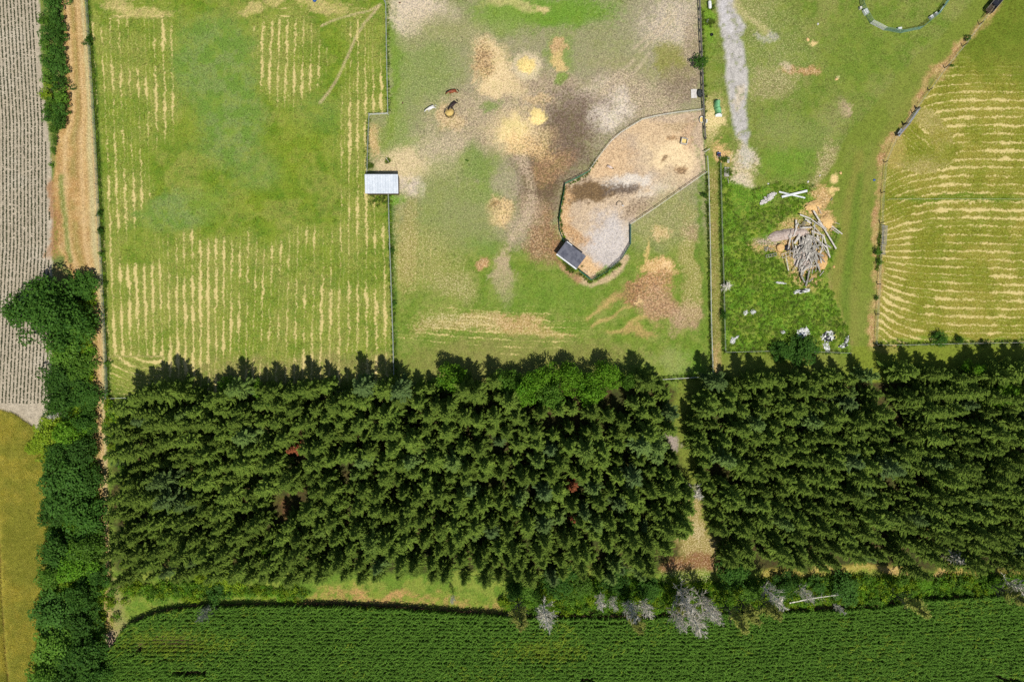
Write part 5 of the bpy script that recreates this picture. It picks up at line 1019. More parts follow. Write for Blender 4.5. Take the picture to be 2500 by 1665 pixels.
# ------------------------------------------------------------------ horses and the small pale animal
def animal(name, joints, edges, loc, rz, sc, mat, label, cat, extras, group=None):
    me = bpy.data.meshes.new('body'); me.from_pydata([j[0] for j in joints], edges, []); me.materials.append(mat)
    e = empty(name, loc, rz); e.scale = (sc, sc, sc); ob = link('body', me, e)
    md = ob.modifiers.new('skin', 'SKIN'); md.use_smooth_shade = True
    for i, j in enumerate(joints): me.skin_vertices[0].data[i].radius = (j[1], j[2] if len(j) > 2 else j[1]); me.skin_vertices[0].data[i].use_root = (i == 0)
    ob.modifiers.new('sub', 'SUBSURF').render_levels = 2
    for nm, b, m_ in extras: b.build(nm, m_, e, True)
    return tag(e, label, cat, group)
def horse(loc, rz, mat, hair, label, turn=0.0, down=True):
    t = turn; hd = [(1.10, t * .3, 1.32), (1.36, t * .8, 1.02), (1.52, t * 1.1, .62)] if down else [(1.08, t * .3, 1.62), (1.28, t * .7, 1.82), (1.62, t * 1.2, 1.58)]
    J = [((-.62, 0, 1.22), .27, .30), ((-.1, 0, 1.17), .31, .31), ((.48, 0, 1.20), .27, .31), ((.78, t * .1, 1.34), .16, .24), (hd[0], .12, .17), (hd[1], .10, .12), (hd[2], .06, .07)]
    E_ = [(0, 1), (1, 2), (2, 3), (3, 4), (4, 5), (5, 6)]
    for s in (-1, 1):
        k = len(J); st = .12 * s; J += [((.50 + st * .4, s * .17, .92), .12), ((.54 + st, s * .16, .50), .06), ((.52 + st * 1.5, s * .16, .12), .045), ((.58 + st * 1.5, s * .16, .03), .055)]; E_ += [(2, k), (k, k + 1), (k + 1, k + 2), (k + 2, k + 3)]
        k = len(J); J += [((-.56, s * .18, .98), .16), ((-.46 - st, s * .18, .76), .10), ((-.74 - st, s * .17, .46), .055), ((-.70 - st, s * .17, .12), .045), ((-.64 - st, s * .17, .03), .055)]; E_ += [(0, k), (k, k + 1), (k + 1, k + 2), (k + 2, k + 3), (k + 3, k + 4)]
        k = len(J); J.append(((hd[1][0] - .06, hd[1][1] + s * .09, hd[1][2] + .17), .022)); E_.append((5, k))
    tl = MB(); tl.tube([(-.84, 0, 1.38), (-1.0, .02, 1.25), (-1.08, .04, .9), (-1.06, .05, .5)], [.05, .08, .09, .03], 7)
    mn = MB(); mn.tube([(.72, t * .1, 1.60), (hd[0][0], hd[0][1], hd[0][2] + .17), (hd[1][0], hd[1][1], hd[1][2] + .13)], [.05, .06, .04], 6)
    return animal('horse', J, E_, loc, rz, 1.06, mat, label, 'horse', [('tail', tl, hair), ('mane', mn, hair)], 'horses')
M['coat_white'] = mat_plain('white_horse_coat', (244, 242, 238), (226, 222, 216), 1.5, .6, .2); M['coat_bay'] = mat_plain('bay_horse_coat', (168, 96, 60), (120, 62, 40), 1.5, .5, .3); M['coat_black'] = mat_plain('black_horse_coat', (66, 52, 52), (44, 36, 38), 1.5, .45, .3); M['hair_dark'] = mat_plain('dark_horse_hair', (44, 36, 32), (30, 26, 24), 4, .6, .2); M['hair_pale'] = mat_plain('pale_horse_hair', (222, 216, 204), (196, 188, 176), 4, .6, .2)
horse(W(1054, 268, ground_z(1054, 268)), math.atan2(-13, -26), M['coat_white'], M['hair_pale'], 'white horse grazing with its head down to the left')
horse(W(1107, 228, ground_z(1107, 228)), math.atan2(-3, -26) + .05, M['coat_bay'], M['hair_dark'], 'reddish brown horse grazing beyond the hay feeder', .22)
horse(W(1108, 259, ground_z(1108, 259)), math.atan2(-19, -20), M['coat_black'], M['hair_dark'], 'black horse eating hay at the ring feeder', .05)
M['goat'] = mat_plain('pale_goat_coat', (236, 216, 204), (212, 190, 176), 2, .7, .1)
J = [((-.36, 0, .56), .20, .22), ((0, 0, .55), .22, .24), ((.34, 0, .58), .17, .2), ((.52, 0, .62), .10, .12), ((.68, 0, .58), .085, .09), ((.82, 0, .46), .05, .055)]; E_ = [(i, i + 1) for i in range(5)]
for s in (-1, 1):
    for x in (.34, -.36): k = len(J); J += [((x, s * .12, .38), .07), ((x + .02, s * .12, .18), .035), ((x + .03, s * .12, .02), .04)]; E_ += [(2 if x > 0 else 0, k), (k, k + 1), (k + 1, k + 2)]
    k = len(J); J.append(((.62, s * .13, .64), .02)); E_.append((4, k))
hb_ = MB(); hb_.lathe([(.11, .50), (.13, .58), (.10, .68), (.02, .71)], (.70, 0, 0), 8, sx=1.4, sy=.95)
animal('goat', J, E_, W(1487, 409, ground_z(1487, 409)), math.atan2(-8, 14), 1.15, M['goat'], 'small pale goat with a dark head standing in the straw pen', 'goat', [('head_patch', hb_, M['hair_dark'])])

# ------------------------------------------------------------------ feeders, tubs and yard things
def heap(b, r, h, n=20, sx=1, sy=1, rot=0, jit=.10): b.lathe([(r, 0), (r * .9, h * .25), (r * .7, h * .55), (r * .4, h * .85), (r * .12, h), (.01, h * 1.01)], (0, 0, 0), n, 0, sx, sy, rot, jit)
def ring(b, r, z, t, n=22, a0=0, a1=6.2832): b.tube([(r * math.cos(a0 + (a1 - a0) * i / n), r * math.sin(a0 + (a1 - a0) * i / n), z) for i in range(n + 1)], t, 5)
e = empty('hay_feeder', W(1098, 277, ground_z(1098, 277)))
for z in (.12, .62, 1.1): b = MB(); ring(b, 1.02, z, .035); b.build('hoop', M['rubber'], e)
for k in range(10): b = MB(); a = k * .628; b.tube([(1.02 * math.cos(a), 1.02 * math.sin(a), 0), (1.02 * math.cos(a), 1.02 * math.sin(a), 1.12)], .025, 5); b.build('bar', M['rubber'], e)
tag(e, 'round dark steel hay ring feeder beside the black horse', 'hay feeder')
o = MB(); heap(o, .95, .75, 22, jit=.14); o = o.build('hay_pile', M['hay']); o.location = W(1098, 277, ground_z(1098, 277)); tag(o, 'pale yellow hay filling the round ring feeder', 'hay')
e = empty('rubber_ring', W(1512, 499, ground_z(1512, 499) + .05)); b = MB(); ring(b, .62, .06, .06, 20, -.3, 3.5); b.build('hoop', M['rubber'], e); b = MB(); b.beam((.55, -.25, .05), (.95, -.40, .05), .25, .08); b.build('block', M['concrete'], e); tag(e, 'open dark hoop lying on the pen ground', 'hoop')
e = empty('feeder_box', W(1669, 347, ground_z(1669, 347)), -.22)
for (x, y, l, w_) in ((0, .56, 1.3, .12), (0, -.56, 1.3, .12), (.59, 0, .12, 1.0), (-.59, 0, .12, 1.0)): b = MB(); b.box((x, y, .42), (l, w_, .84)); b.build('board', M['woodpale'], e)
b = MB(); b.box((0, 0, .22), (1.04, 1.0, .3)); b.build('base', M['hay'], e); tag(e, 'square pale wooden feed box in the pen', 'feed box')
b = MB(); b.box((0, 0, .06), (1.2, 1.85, .14)); o = b.build('concrete_slab', M['concrete']); o.location = W(1694, 229.5, -.02); o.rotation_euler = (0, 0, .03); tag(o, 'pale square concrete slab beside the black water tub', 'slab')
e = empty('water_tub', W(1708.5, 230.5, -.03)); b = MB(); b.lathe([(.64, 0), (.72, .62), (.66, .62), (.60, .1), (.01, .1)], (0, 0, 0), 22, 0, .92, 1.15); b.build('tub', M['rubber'], e, True); b = MB(); b.lathe([(.62, .5), (.01, .501)], (0, 0, 0), 20, 0, .92, 1.15); b.build('water', M['water'], e); b = MB(); b.tube([(.2, -.1, .62), (.45, .05, .66), (.75, -.1, .7)], .025, 5); b.build('hose', M['tape'], e); tag(e, 'round black water tub at the paddock fence', 'water tub')
e = empty('oval_trough', W(1711.5, 294, -.03)); b = MB(); b.lathe([(.34, 0), (.40, .5), (.44, .52), (.36, .5), (.31, .14), (.01, .14)], (0, 0, 0), 20, 0, 1.0, 1.65); b.build('trough', M['white_plastic'], e, True); b = MB(); b.lathe([(.34, .36), (.01, .362)], (0, 0, 0), 18, 0, 1.0, 1.6); b.build('feed', M['hay'], e); tag(e, 'oval white-rimmed feed trough inside the pen fence', 'trough')
b = MB(); b.box((0, 0, .35), (.26, .72, .7), taper=.9); o = b.build('fence_box', M['white_plastic']); o.location = W(1723.5, 298, -.02); tag(o, 'narrow white box standing at the fence by the oval trough', 'box')
# green arched shelter
e = empty('tarp_shelter', W(1751, 265.5, -.02), math.radians(6)); prof = [(.66 * math.cos(a), 1.35 * math.sin(a)) for a in np.linspace(0, math.pi, 11)]; b = MB(); vs = []; ys_ = np.linspace(-1.35, 1.35, 10)
for i, y in enumerate(ys_):
    for x, z in prof: vs.append((x * (1 - .04 * (i % 2)) + .10 * math.sin(i * .8), y, z * (1 - .05 * (i % 2)) * (1.0 if y > -.4 else .86)))
b.add(vs, [(i * 11 + k, i * 11 + k + 1, (i + 1) * 11 + k + 1, (i + 1) * 11 + k) for i in range(9) for k in range(10)]); b.build('cover', M['greentarp'], e, True)
for i in (0, 4, 9): b = MB(); b.tube([(x * 1.03, ys_[i] * 1.0, z * 1.03) for x, z in prof], .03, 5); b.build('hoop', M['green_paint'], e)
tag(e, 'green arched tarp shelter between paddock fence and drive', 'shelter')
b = MB(); b.box((0, 0, .04), (1.35, .75, .07)); o = b.build('white_board', M['white_paint']); o.location = W(1754, 282, .12); tag(o, 'white board lying in front of the green shelter', 'board')
# wheelbarrow
e = empty('wheelbarrow', W(1753.5, 380, -.02)); b = MB(); vs = [(-.30, -.35, .70), (.30, -.35, .70), (.30, .40, .66), (-.30, .40, .66), (-.2, -.2, .34), (.2, -.2, .34), (.2, .25, .34), (-.2, .25, .34), (-.35, -.40, .72), (.35, -.40, .72), (.35, .45, .68), (-.35, .45, .68)]
b.add(vs, [(4, 5, 6, 7), (0, 1, 5, 4), (1, 2, 6, 5), (2, 3, 7, 6), (3, 0, 4, 7), (8, 9, 1, 0), (9, 10, 2, 1), (10, 11, 3, 2), (11, 8, 0, 3)]); b.build('tray', M['blue'], e); b = MB(); heap(b, .26, .2, 12); o = b.build('load', M['rust'], e); o.location = (0, -.02, .58)
for s in (-1, 1): b = MB(); b.tube([(s * .12, .55, .28), (s * .2, 0, .34), (s * .27, -.85, .62)], .03, 6); b.build('handle', M['woodpale'], e)
b = MB(); b.tube([(-.05, .62, .2), (.05, .62, .2)], .2, 14); b.build('wheel', M['rubber'], e)
for s in (-1, 1): b = MB(); b.tube([(s * .2, -.25, .36), (s * .22, -.32, 0)], .02, 5); b.build('leg', M['grey_steel'], e)
tag(e, 'blue wheelbarrow with a rusty load by the weed fence', 'wheelbarrow')
# propane tank
e = empty('gas_tank', W(1731, 15.5, -.02), math.radians(94)); b = MB(); R_ = .34; L_ = 1.75; ax = []
for i in range(15):
    t = i / 14; x = -L_ / 2 + L_ * t; dd = min(t, 1 - t) * L_; r = R_ * math.sqrt(max(0.001, 1 - max(0, 1 - dd / R_) ** 2)) if dd < R_ else R_; ax.append((x, r))
b.tube([(x, 0, .62) for x, _ in ax], [max(r, .02) for _, r in ax], 16); b.build('tank', M['white_paint'], e, True)
b = MB(); b.tube([(0, 0, .92), (0, 0, 1.06)], .12, 12); b.build('valve_hood', M['white_paint'], e)
for x in (-.5, .5): b = MB(); b.box((x, 0, .16), (.12, .5, .32)); b.build('foot', M['concrete'], e)
tag(e, 'white horizontal gas tank on feet beside the rail fence', 'gas tank')
# pallets by the weed fence
def pallet(px, py, rz, L_, D_, n, mat, label, z=.0, name='pallet'):
    e = empty(name, W(px, py, z), rz)
    for k in range(3): b = MB(); b.box((0, -D_ / 2 + .06 + k * (D_ - .12) / 2, .06), (L_, .10, .10)); b.build('runner', M['wood'], e)
    for k in range(n): b = MB(); b.box((-L_ / 2 + .05 + k * (L_ - .10) / (n - 1), gr.uniform(-.02, .02), .125), (L_ / n * .72, D_, .025)); b.build('slat', mat, e)
    return tag(e, label, 'pallet', 'pallets')
pallet(1773.5, 421, math.radians(87), 1.9, .95, 11, M['woodpale'], 'pale slatted pallet in the weeds below the wheelbarrow', .15)
pallet(1777.5, 392, math.radians(84), 1.2, .5, 7, M['woodpale'], 'small pale slatted rack above the larger pallet', .12)
b = MB(); b.beam((0, 0, .1), (.2, -1.1, .15), .10, .05); o = b.build('plank', M['woodpale']); o.location = W(1776, 436, .1); tag(o, 'short pale plank below the slatted pallet', 'plank', 'loose planks')
b = MB(); b.beam((0, 0, .35), (.5, -.75, .12), .09, .06); o = b.build('plank', M['woodpale']); o.location = W(944, 388, .3); tag(o, 'white stake in the grass tuft above the white shed', 'stake')
b = MB(); b.beam((-.6, -.3, .9), (.5, .35, .95), .16, .1); b.beam((-.1, 0, 0), (-.1, 0, .95), .12, .12); o = b.build('gate_post', M['woodpale']); o.location = W(1724, 371, 0); tag(o, 'pale cross-topped post where the rail fence ends', 'post')
b = MB(); b.box((0, 0, .15), (.35, .9, .3), taper=.8); o = b.build('grey_bundle', M['grey_steel']); o.location = W(1727, 53, 0); o.rotation_euler = (0, 0, -.4); tag(o, 'grey metal scrap in the grass below the gas tank', 'scrap')
b = MB(); b.lathe([(.22, 0), (.28, .45), (.24, .45), (.2, .08), (.01, .08)], (0, 0, 0), 12); o = b.build('bucket', M['black_plastic']); o.location = W(1737, 87, 0); tag(o, 'black bucket in the grass strip beside the drive', 'bucket')
b = MB(); b.lathe([(.12, 0), (.15, .3), (.12, .3), (.01, .05)], (0, 0, 0), 10); o = b.build('bucket', M['black_plastic']); o.location = W(1725, 237, 0); tag(o, 'small dark bucket outside the fence by the water tub', 'bucket')
# ------------------------------------------------------------------ junk heap in the weeds
JZ = lambda x, y: (1840 + x / 3.733, 450 + y / 3.733)
def plank(x0, y0, x1, y1, w, z0, z1, mat, label, group='loose planks of the junk heap', name='plank', th=.06):
    A = W(*JZ(x0, y0)); B_ = W(*JZ(x1, y1)); d = B_ - A; e = A.copy(); b = MB(); b.beam((0, 0, z0), (d.x, d.y, z1), w, th, 0, jag=.03); o = b.build(name, mat); o.location = (A.x, A.y, 0); return tag(o, label, 'plank', group)
wp, wg = M['woodpale'], M['wood']
for a in ((250, 120, 482, 64, .45, .42, .34, M['white_paint'], 'thick white beam lying on top of another above the junk heap'), (228, 72, 466, 128, .30, .22, .18, M['white_paint'], 'white beam lying underneath the thick crossed beam'),
          (408, 284, 505, 322, .28, .8, .9, wp, 'white board at the top left of the junk heap'), (500, 322, 618, 412, .22, .95, 1.1, wp, 'pale board running down from the white top left board'), (528, 248, 742, 592, .30, .9, .5, wp, 'longest pale beam slanting across the right of the junk heap'), (560, 350, 640, 420, .3, 1.25, 1.2, wp, 'short pale board on top of the longest beam'),
          (524, 384, 602, 476, .2, 1.0, 1.1, wp, 'pale board left of the longest beam'), (556, 500, 652, 582, .24, .7, .8, wp, 'pale board crossing under the two upright boards'), (620, 478, 686, 672, .28, .9, .5, wp, 'pale beam ending at the right straw heap'), (609, 484, 603, 628, .16, 1.0, .8, wp, 'narrow upright pale board above the right straw heap'),
          (706, 384, 802, 456, .22, .3, .25, wp, 'white plank lying apart at the right of the heap'), (700, 404, 772, 452, .14, .22, .2, wp, 'thin plank beside the white plank lying apart'), (415, 404, 522, 398, .3, .6, .7, wp, 'horizontal pale board above the grey board stack'), (455, 322, 500, 345, .3, .7, .8, wp, 'short wide white board near the top of the heap'), (470, 345, 508, 362, .32, .9, .9, wp, 'bright white offcut in the upper heap'),
          (402, 690, 378, 752, .3, .5, .45, wp, 'wide pale board at the lower left of the heap'), (436, 655, 402, 806, .2, .9, .5, wg, 'long grey board pointing to the bottom of the heap'), (548, 648, 505, 778, .18, .7, .4, wg, 'grey board along the right straw heap'), (560, 698, 478, 792, .12, .9, .6, wp, 'thin pale lath crossing the lower heap'), (598, 836, 634, 792, .14, .2, .25, wp, 'thin pale stick below the right straw heap'), (735, 350, 780, 366, .10, .2, .2, wp, 'tiny pale stick right of the upper straw'), (700, 150, 716, 128, .10, .2, .2, wg, 'small grey stick in the grass above the heap')):
    plank(*a)
for i in range(7): plank(492 + i * 7 - 12, 466 + i * 2, 452 + i * 7 - 14, 612 + i * 5, .17, .95 + .04 * (i % 3), .75, wg if i % 2 else wp, f'grey board in the neat stack of the heap, {ordinal(i + 1)} from its left side')
gj = random.Random(5)
for i in range(110):
    x = 480 + gj.gauss(0, 75); y = 610 + gj.gauss(0, 105); a = math.radians(gj.gauss(105 if x < 540 else 62, 26)); l = gj.uniform(40, 150); dx, dy = math.cos(a) * l / 2, math.sin(a) * l / 2
    plank(x - dx, y - dy, x + dx, y + dy, gj.uniform(.10, .34), gj.uniform(.4, 1.1), gj.uniform(.4, 1.1), (wg, wp, wp, M['wood'])[gj.randrange(4)], 'splintered scrap board in the lower tangle of the junk heap', 'splintered boards of the junk heap')
for i in range(9):
    x = 120 + gj.gauss(0, 24); y = 590 + gj.gauss(0, 18); a = gj.uniform(0, 3.1); l = gj.uniform(25, 60); plank(x - math.cos(a) * l / 2, y - math.sin(a) * l / 2, x + math.cos(a) * l / 2, y + math.sin(a) * l / 2, .09, .2, .45, wg, 'grey stick in the small tangle at the left end of the heap', 'sticks left of the heap')
for i in range(12):
    x = 440 + gj.gauss(0, 40); y = 365 + gj.gauss(0, 16); a = gj.gauss(2.7, .5); l = gj.uniform(30, 70); plank(x - math.cos(a) * l / 2, y - math.sin(a) * l / 2, x + math.cos(a) * l / 2, y + math.sin(a) * l / 2, .08, .4, .7, wg, 'thin grey lath in the upper tangle of the junk heap', 'laths of the upper heap')
def frame_thing(x, y, rz, L_, D_, nx, ny, mat, label, name, z=.5, tilt=.2):
    e = empty(name, W(*JZ(x, y), z), rz); e.rotation_euler = (tilt, 0, rz)
    for k in range(ny + 1): b = MB(); b.box((0, -D_ / 2 + D_ * k / ny, 0), (L_, .09, .08)); b.build('bar', mat, e)
    for k in range(nx + 1): b = MB(); b.box((-L_ / 2 + L_ * k / nx, 0, .005), (.09, D_, .08)); b.build('bar', mat, e)
    return tag(e, label, 'frame')
frame_thing(300, 642, math.radians(18), 2.3, .8, 3, 1, wp, 'white frame with three dark openings at the heap', 'window_frame')
frame_thing(386, 640, math.radians(-4), 1.1, 2.0, 3, 5, wg, 'grey lattice crate beside the white frame', 'lattice_crate', .6)
frame_thing(155, 650, math.radians(12), 2.2, .5, 4, 1, wg, 'low grey rack left of the white frame', 'wood_rack', .3, .1)
def mound(name, x, y, r, h, sx, sy, rot, mat, label, cat, jit=.12):
    b = MB(); heap(b, r, h, 26, sx, sy, math.radians(rot), jit); o = b.build(name, mat); o.location = W(x, y, -.08); return tag(o, label, cat)
x, y = JZ(540, 200); mound('straw_heap', x, y, 1.6, .7, 1.15, .75, 10, M['strawheap'], 'loose tan straw heap above the junk boards', 'straw heap', .2)
x, y = JZ(662, 335); mound('straw_heap', x, y, 1.5, .9, .85, 1.1, 20, M['strawheap'], 'tan straw heap at the right of the junk boards', 'straw heap', .2)
x, y = JZ(622, 702); mound('straw_heap', x, y, 1.3, .9, .85, 1.35, -12, M['strawheap'], 'orange straw heap at the lower right of the junk', 'straw heap', .2)
x, y = JZ(270, 462); mound('soil_mound', x, y, 2.2, .8, 1.55, .52, 12, M['manure'], 'long grey-brown soil mound left of the junk boards', 'mound', .14)
x, y = JZ(430, 440); mound('soil_mound', x, y, 1.4, .7, 1.3, .7, 0, M['manure'], 'soil mound under the boards in the middle of the junk', 'mound', .14)
x, y = JZ(455, 660); mound('soil_mound', x, y, 2.0, .6, .9, 1.6, -10, M['manure'], 'low soil mound under the lower boards', 'mound', .14)
x, y = JZ(238, 582); e = empty('tree_stump', W(x, y, -.03)); b = MB(); b.lathe([(.85, 0), (.80, .5), (.76, .62)], (0, 0, 0), 18, jit=.06, cap=True); b.build('stump', M['strawheap'], e); b = MB(); b.lathe([(.7, .63), (.3, .66), (.02, .66)], (0, 0, 0), 16); b.build('cut_face', M['strawheap'], e); tag(e, 'round tan stump at the left of the junk heap', 'stump')
for i, (x, y, sx, sy, rz) in enumerate(((305, 578, .85, .8, .3), (425, 520, .45, 1.1, -.2), (395, 580, .7, .4, .5))):
    b = MB(); b.lathe([(.8, 0), (.7, .3), (.3, .5), (.02, .55)], (0, 0, 0), 14, 0, sx, sy, rz, .2); o = b.build('black_tarp', M['black_plastic']); o.location = W(*JZ(x, y), 0); tag(o, ('crumpled black tarp below the tan stump', 'dark tarp beside the neat board stack', 'dark blue-black tarp above the lattice crate')[i], 'tarp')
# rubble
def chunk(b, p, s):
    vs = [Vector((sx * gj.uniform(.6, 1), sy * gj.uniform(.6, 1), sz * gj.uniform(.6, 1))) * s for sx in (-1, 1) for sy in (-1, 1) for sz in (-1, 1)]; R_ = Matrix.Rotation(gj.uniform(0, 6), 3, 'Z') @ Matrix.Rotation(gj.uniform(-.6, .6), 3, 'X'); p = Vector(p)
    b.add([p + R_ @ v for v in vs], [(0, 1, 3, 2), (4, 6, 7, 5), (0, 4, 5, 1), (2, 3, 7, 6), (0, 2, 6, 4), (1, 5, 7, 3)])
e = empty('rubble_heap', W(*JZ(128, 132), 0)); b = MB()
for i in range(150):
    a, r = gj.uniform(0, 6.28), math.sqrt(gj.random()); x, y = math.cos(a) * r * 1.75, math.sin(a) * r * 1.1; x, y = x * .9 - y * -.5, y * .9 + x * .45; chunk(b, (x, y, .1 + .35 * (1 - r)), gj.uniform(.07, .2))
o = b.build('stones', M['concrete'], e); o['kind'] = 'stuff'; tag(e, 'heap of broken white rubble left of the crossed beams', 'rubble')
# crumpled plastic
def sheet(px, py, L_, D_, rz, mats, label, seed, h=.35):
    g2 = np.random.RandomState(seed); n = 11; b = MB(); vs = []; fs = []; ms = []
    for i in range(n):
        for j in range(n):
            u, v = i / (n - 1) - .5, j / (n - 1) - .5; rr = 1 - .35 * g2.rand() * (abs(u) + abs(v) > .6); vs.append((u * L_ * rr + g2.normal() * .04 * L_, v * D_ * rr + g2.normal() * .04 * D_, max(.03, h * (g2.rand() * .9 + .2 - (u * u + v * v) * 1.5))))
    for i in range(n - 1):
        for j in range(n - 1):
            if g2.rand() < .12 and (i in (0, n - 2) or j in (0, n - 2)): continue
            fs.append((i * n + j, (i + 1) * n + j, (i + 1) * n + j + 1, i * n + j + 1)); ms.append(1 if (len(mats) > 1 and _T[(i * 3 + seed * 5) % 256, (j * 2 + seed) % 256] + .35 * math.sin(i * .9 + seed) > .55) else 0)
    b.v = vs; b.f = fs; b.m = ms; o = b.build('plastic_sheet', mats); o.location = W(px, py, 0); o.rotation_euler = (0, 0, rz); return tag(o, label, 'plastic sheet', 'plastic scraps in the weeds')
wpl, bpl = M['white_plastic'], M['black_plastic']
for i, (x, y, l, d_, rz, mm, lab) in enumerate(((1957, 711, 3.6, .9, .15, [wpl, bpl], 'long white and black plastic scrap below the junk heap'), (1905, 691, 2.2, .45, -.1, [wpl], 'thin row of white litter just under the junk heap'), (1820, 764, 1.2, .9, .5, [wpl], 'white plastic scrap in the weeds, left of a pair'), (1838, 761, 1.1, 1.1, 1.0, [wpl], 'white plastic scrap in the weeds, right of a pair'), (1789, 832, 1.0, 1.5, -.3, [wpl], 'white plastic scrap near the weed fence corner'), (1798, 824, 1.2, .5, .6, [wpl], 'small white scrap beside the one near the fence corner'), (1911, 811, .9, .7, .2, [wpl], 'small white scrap left of the dark leafy tree'), (1960, 812, 2.6, 2.0, .4, [wpl], 'large white plastic sheet behind the dark leafy tree'), (2022, 822, 3.2, 2.2, .5, [wpl, bpl], 'mixed pale, black and yellow plastic heap'), (2018, 848, 1.3, 2.0, .3, [wpl], 'white plastic sheet below the mixed heap'), (2067, 830, .9, 2.2, -.35, [wpl, bpl], 'black and white plastic at the weed patch corner'), (2058, 844, 2.0, 1.0, .2, [wpl, bpl], 'low pale and black scrap by the corner plastic'))):
    sheet(x, y, l, d_, rz, mm, lab, 600 + i)
b = MB(); b.tube([(0, 0, .3), (.5, .2, .4), (.8, -.2, .35), (.6, -.6, .2)], .10, 6); o = b.build('yellow_hose', M['yellow']); o.location = W(2030, 820, .25); tag(o, 'yellow plastic strip on the mixed plastic heap', 'plastic strip')

# ------------------------------------------------------------------ along the boundary and round pen
e = panel((2240, 268), (2216, 303), 'grey_steel', 'metal_gate', 'grey tube gate leaning on the boundary strip near the top', 'gate', 'gates on the boundary', .8)
panel((2216, 304), (2192, 332), 'grey_steel', 'metal_gate', 'grey tube gate next to the pale metal sheet', 'gate', 'gates on the boundary', .8)
b = MB(); b.box((0, 0, .5), (1.5, .85, .05), Matrix.Rotation(.35, 3, 'X')); o = b.build('metal_sheet', M['grey_steel']); o.location = W(2194, 326, .1); o.rotation_euler = (0, 0, .95); tag(o, 'pale metal sheet leaning at the foot of the boundary gates', 'metal sheet')
for x, y, lab in ((2236, 267, 'dark block of timber at the top of the boundary gates'), (2205, 305, 'dark timber post between the boundary gates')): b = MB(); b.box((0, 0, .65), (.35, .35, 1.3), .4, taper=.85); o = b.build('timber_post', M['wooddark']); o.location = W(x, y, 0); tag(o, lab, 'post')
def slat_gate(px, py, rz, L_, D_, n, label, tilt, z):
    e = empty('slat_gate', W(px, py, z)); e.rotation_euler = (0, tilt, rz)
    for k in range(n): b = MB(); b.box((0, -D_ / 2 + D_ * k / (n - 1), 0), (L_, D_ / n * .6, .04)); b.build('slat', M['wood'], e)
    for x in (-L_ / 2 + .1, L_ / 2 - .1): b = MB(); b.box((x, 0, .05), (.1, D_ + .2, .05)); b.build('batten', M['wood'], e)
    return tag(e, label, 'gate', 'gates on the boundary')
slat_gate(2154.5, 576, math.radians(86), 4.0, .9, 6, 'grey slatted gate leaning beside the mown track', .02, .8)
slat_gate(2150.5, 612, math.radians(87), 1.9, .75, 5, 'shorter green-grey slatted gate below the long one', .05, .9)
e = empty('timber_trailer', W(2420, 18, 0), math.atan2(38, 32)); 
for k in range(7): b = MB(); b.box((0, -.6 + k * .2, .75), (3.8, .16, .06)); b.build('slat', M['wooddark'], e)
for s in (-1, 1): b = MB(); b.box((.2, s * .7, 1.0), (3.6, .06, .5)); b.build('side_board', M['wood'], e)
b = MB(); b.box((.8, 0, .95), (1.8, 1.1, .4)); b.build('load', M['black_plastic'], e)
for s in (-1, 1): b = MB(); b.tube([(.3, s * .62, .35), (.3, s * .82, .35)], .35, 14); b.build('wheel', M['rubber'], e)
b = MB(); b.beam((-1.9, 0, .65), (-3.0, 0, .45), .1, .1); b.build('drawbar', M['rust'], e)
tag(e, 'dark timber trailer on the boundary at the top right', 'trailer')
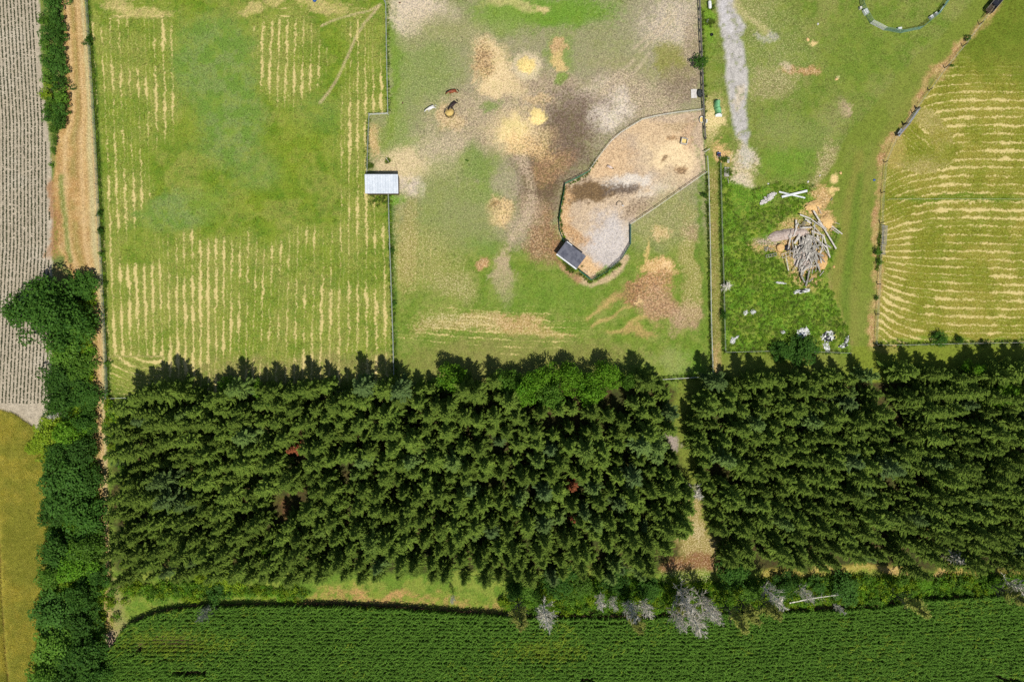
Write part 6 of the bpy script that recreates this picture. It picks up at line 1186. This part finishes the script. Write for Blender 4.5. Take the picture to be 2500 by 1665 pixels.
for i, (x, y, sx, sy, rz, m_, lab) in enumerate(((2112, 31, .9, 1.2, .5, 'white_paint', 'pale board hung on the round pen panel'), (2194, 72, .9, .4, .1, 'white_paint', 'small white board at the bottom of the round pen'), (2272, 44, .8, .7, .6, 'white_plastic', 'white box inside the round pen, lower of two'), (2283, 36, .5, .6, .6, 'white_plastic', 'white box inside the round pen, upper of two'), (2099, 22, .5, .5, .2, 'concrete', 'pale stone outside the round pen post'))):
    b = MB(); b.box((0, 0, .3), (sx, sy, .6), taper=.85); o = b.build('white_box', M[m_]); o.location = W(x, y, -.02); o.rotation_euler = (0, 0, rz); tag(o, lab, 'box', 'boxes at the round pen')
e = empty('jump_pole', W(2298, 22, 0), math.atan2(16, 14)); b = MB(); b.tube([(-1.0, 0, .7), (1.0, 0, .7)], .08, 8); b.build('pole', M['white_paint'], e)
for x in (-.8, .8): b = MB(); b.box((x, 0, .35), (.3, .3, .7), taper=.6); b.build('stand', M['black_plastic'], e)
tag(e, 'white jump pole on dark stands in the round pen', 'jump pole')
for i, (x, y, r, m_, lab) in enumerate(((2134, 440, .25, 'blue', 'small blue scrap on the tan boundary strip'), (1997, 59, .22, 'concrete', 'white stone in the grass left of the round pen'), (1972, 97, .35, 'strawheap', 'small pale straw clump in the grass beside the drive'), (2042, 194, .3, 'strawheap', 'tiny straw clump in the open grass'), (1973, 444, .22, 'concrete', 'white stone above the junk heap'), (2052, 423, .3, 'strawheap', 'straw clump above the tan straw patch'), (1876, 449, .2, 'concrete', 'small white stone above the rubble'), (2002, 429, .18, 'woodpale', 'pale chip in the grass above the junk straw'), (2036, 652, .25, 'strawheap', 'straw clump at the edge of the mown track'), (768, 2, .4, 'blue', 'blue scrap at the top edge of the meadow'), (976, 7, .2, 'rust', 'dark dropping on the pale dust at the top'), (983, 252, .18, 'rust', 'dark dropping in the grass left of the white horse'))):
    b = MB(); b.lathe([(r, 0), (r * .8, r * .6), (r * .3, r * .9), (.01, r * .95)], (0, 0, 0), 9, 0, 1.2, .9, i, .25); o = b.build('ground_litter', M[m_]); o.location = W(x, y, ground_z(x, y)); tag(o, lab, 'litter')
b = MB(); b.tube([(0, -1.6, 0), (0, -1.6, 1.5)], .06, 6); b.tube([(0, -1.6, 1.45), (0, 1.4, 1.45)], .05, 6); b.tube([(0, -1.6, .8), (0, 1.4, .8)], .04, 6); b.tube([(0, 1.4, 0), (0, 1.4, 1.5)], .06, 6); o = b.build('tube_gate', M['grey_steel']); o.location = W(941, -8, 0); tag(o, 'grey tube gate at the top corner where the dirt tracks meet', 'gate')
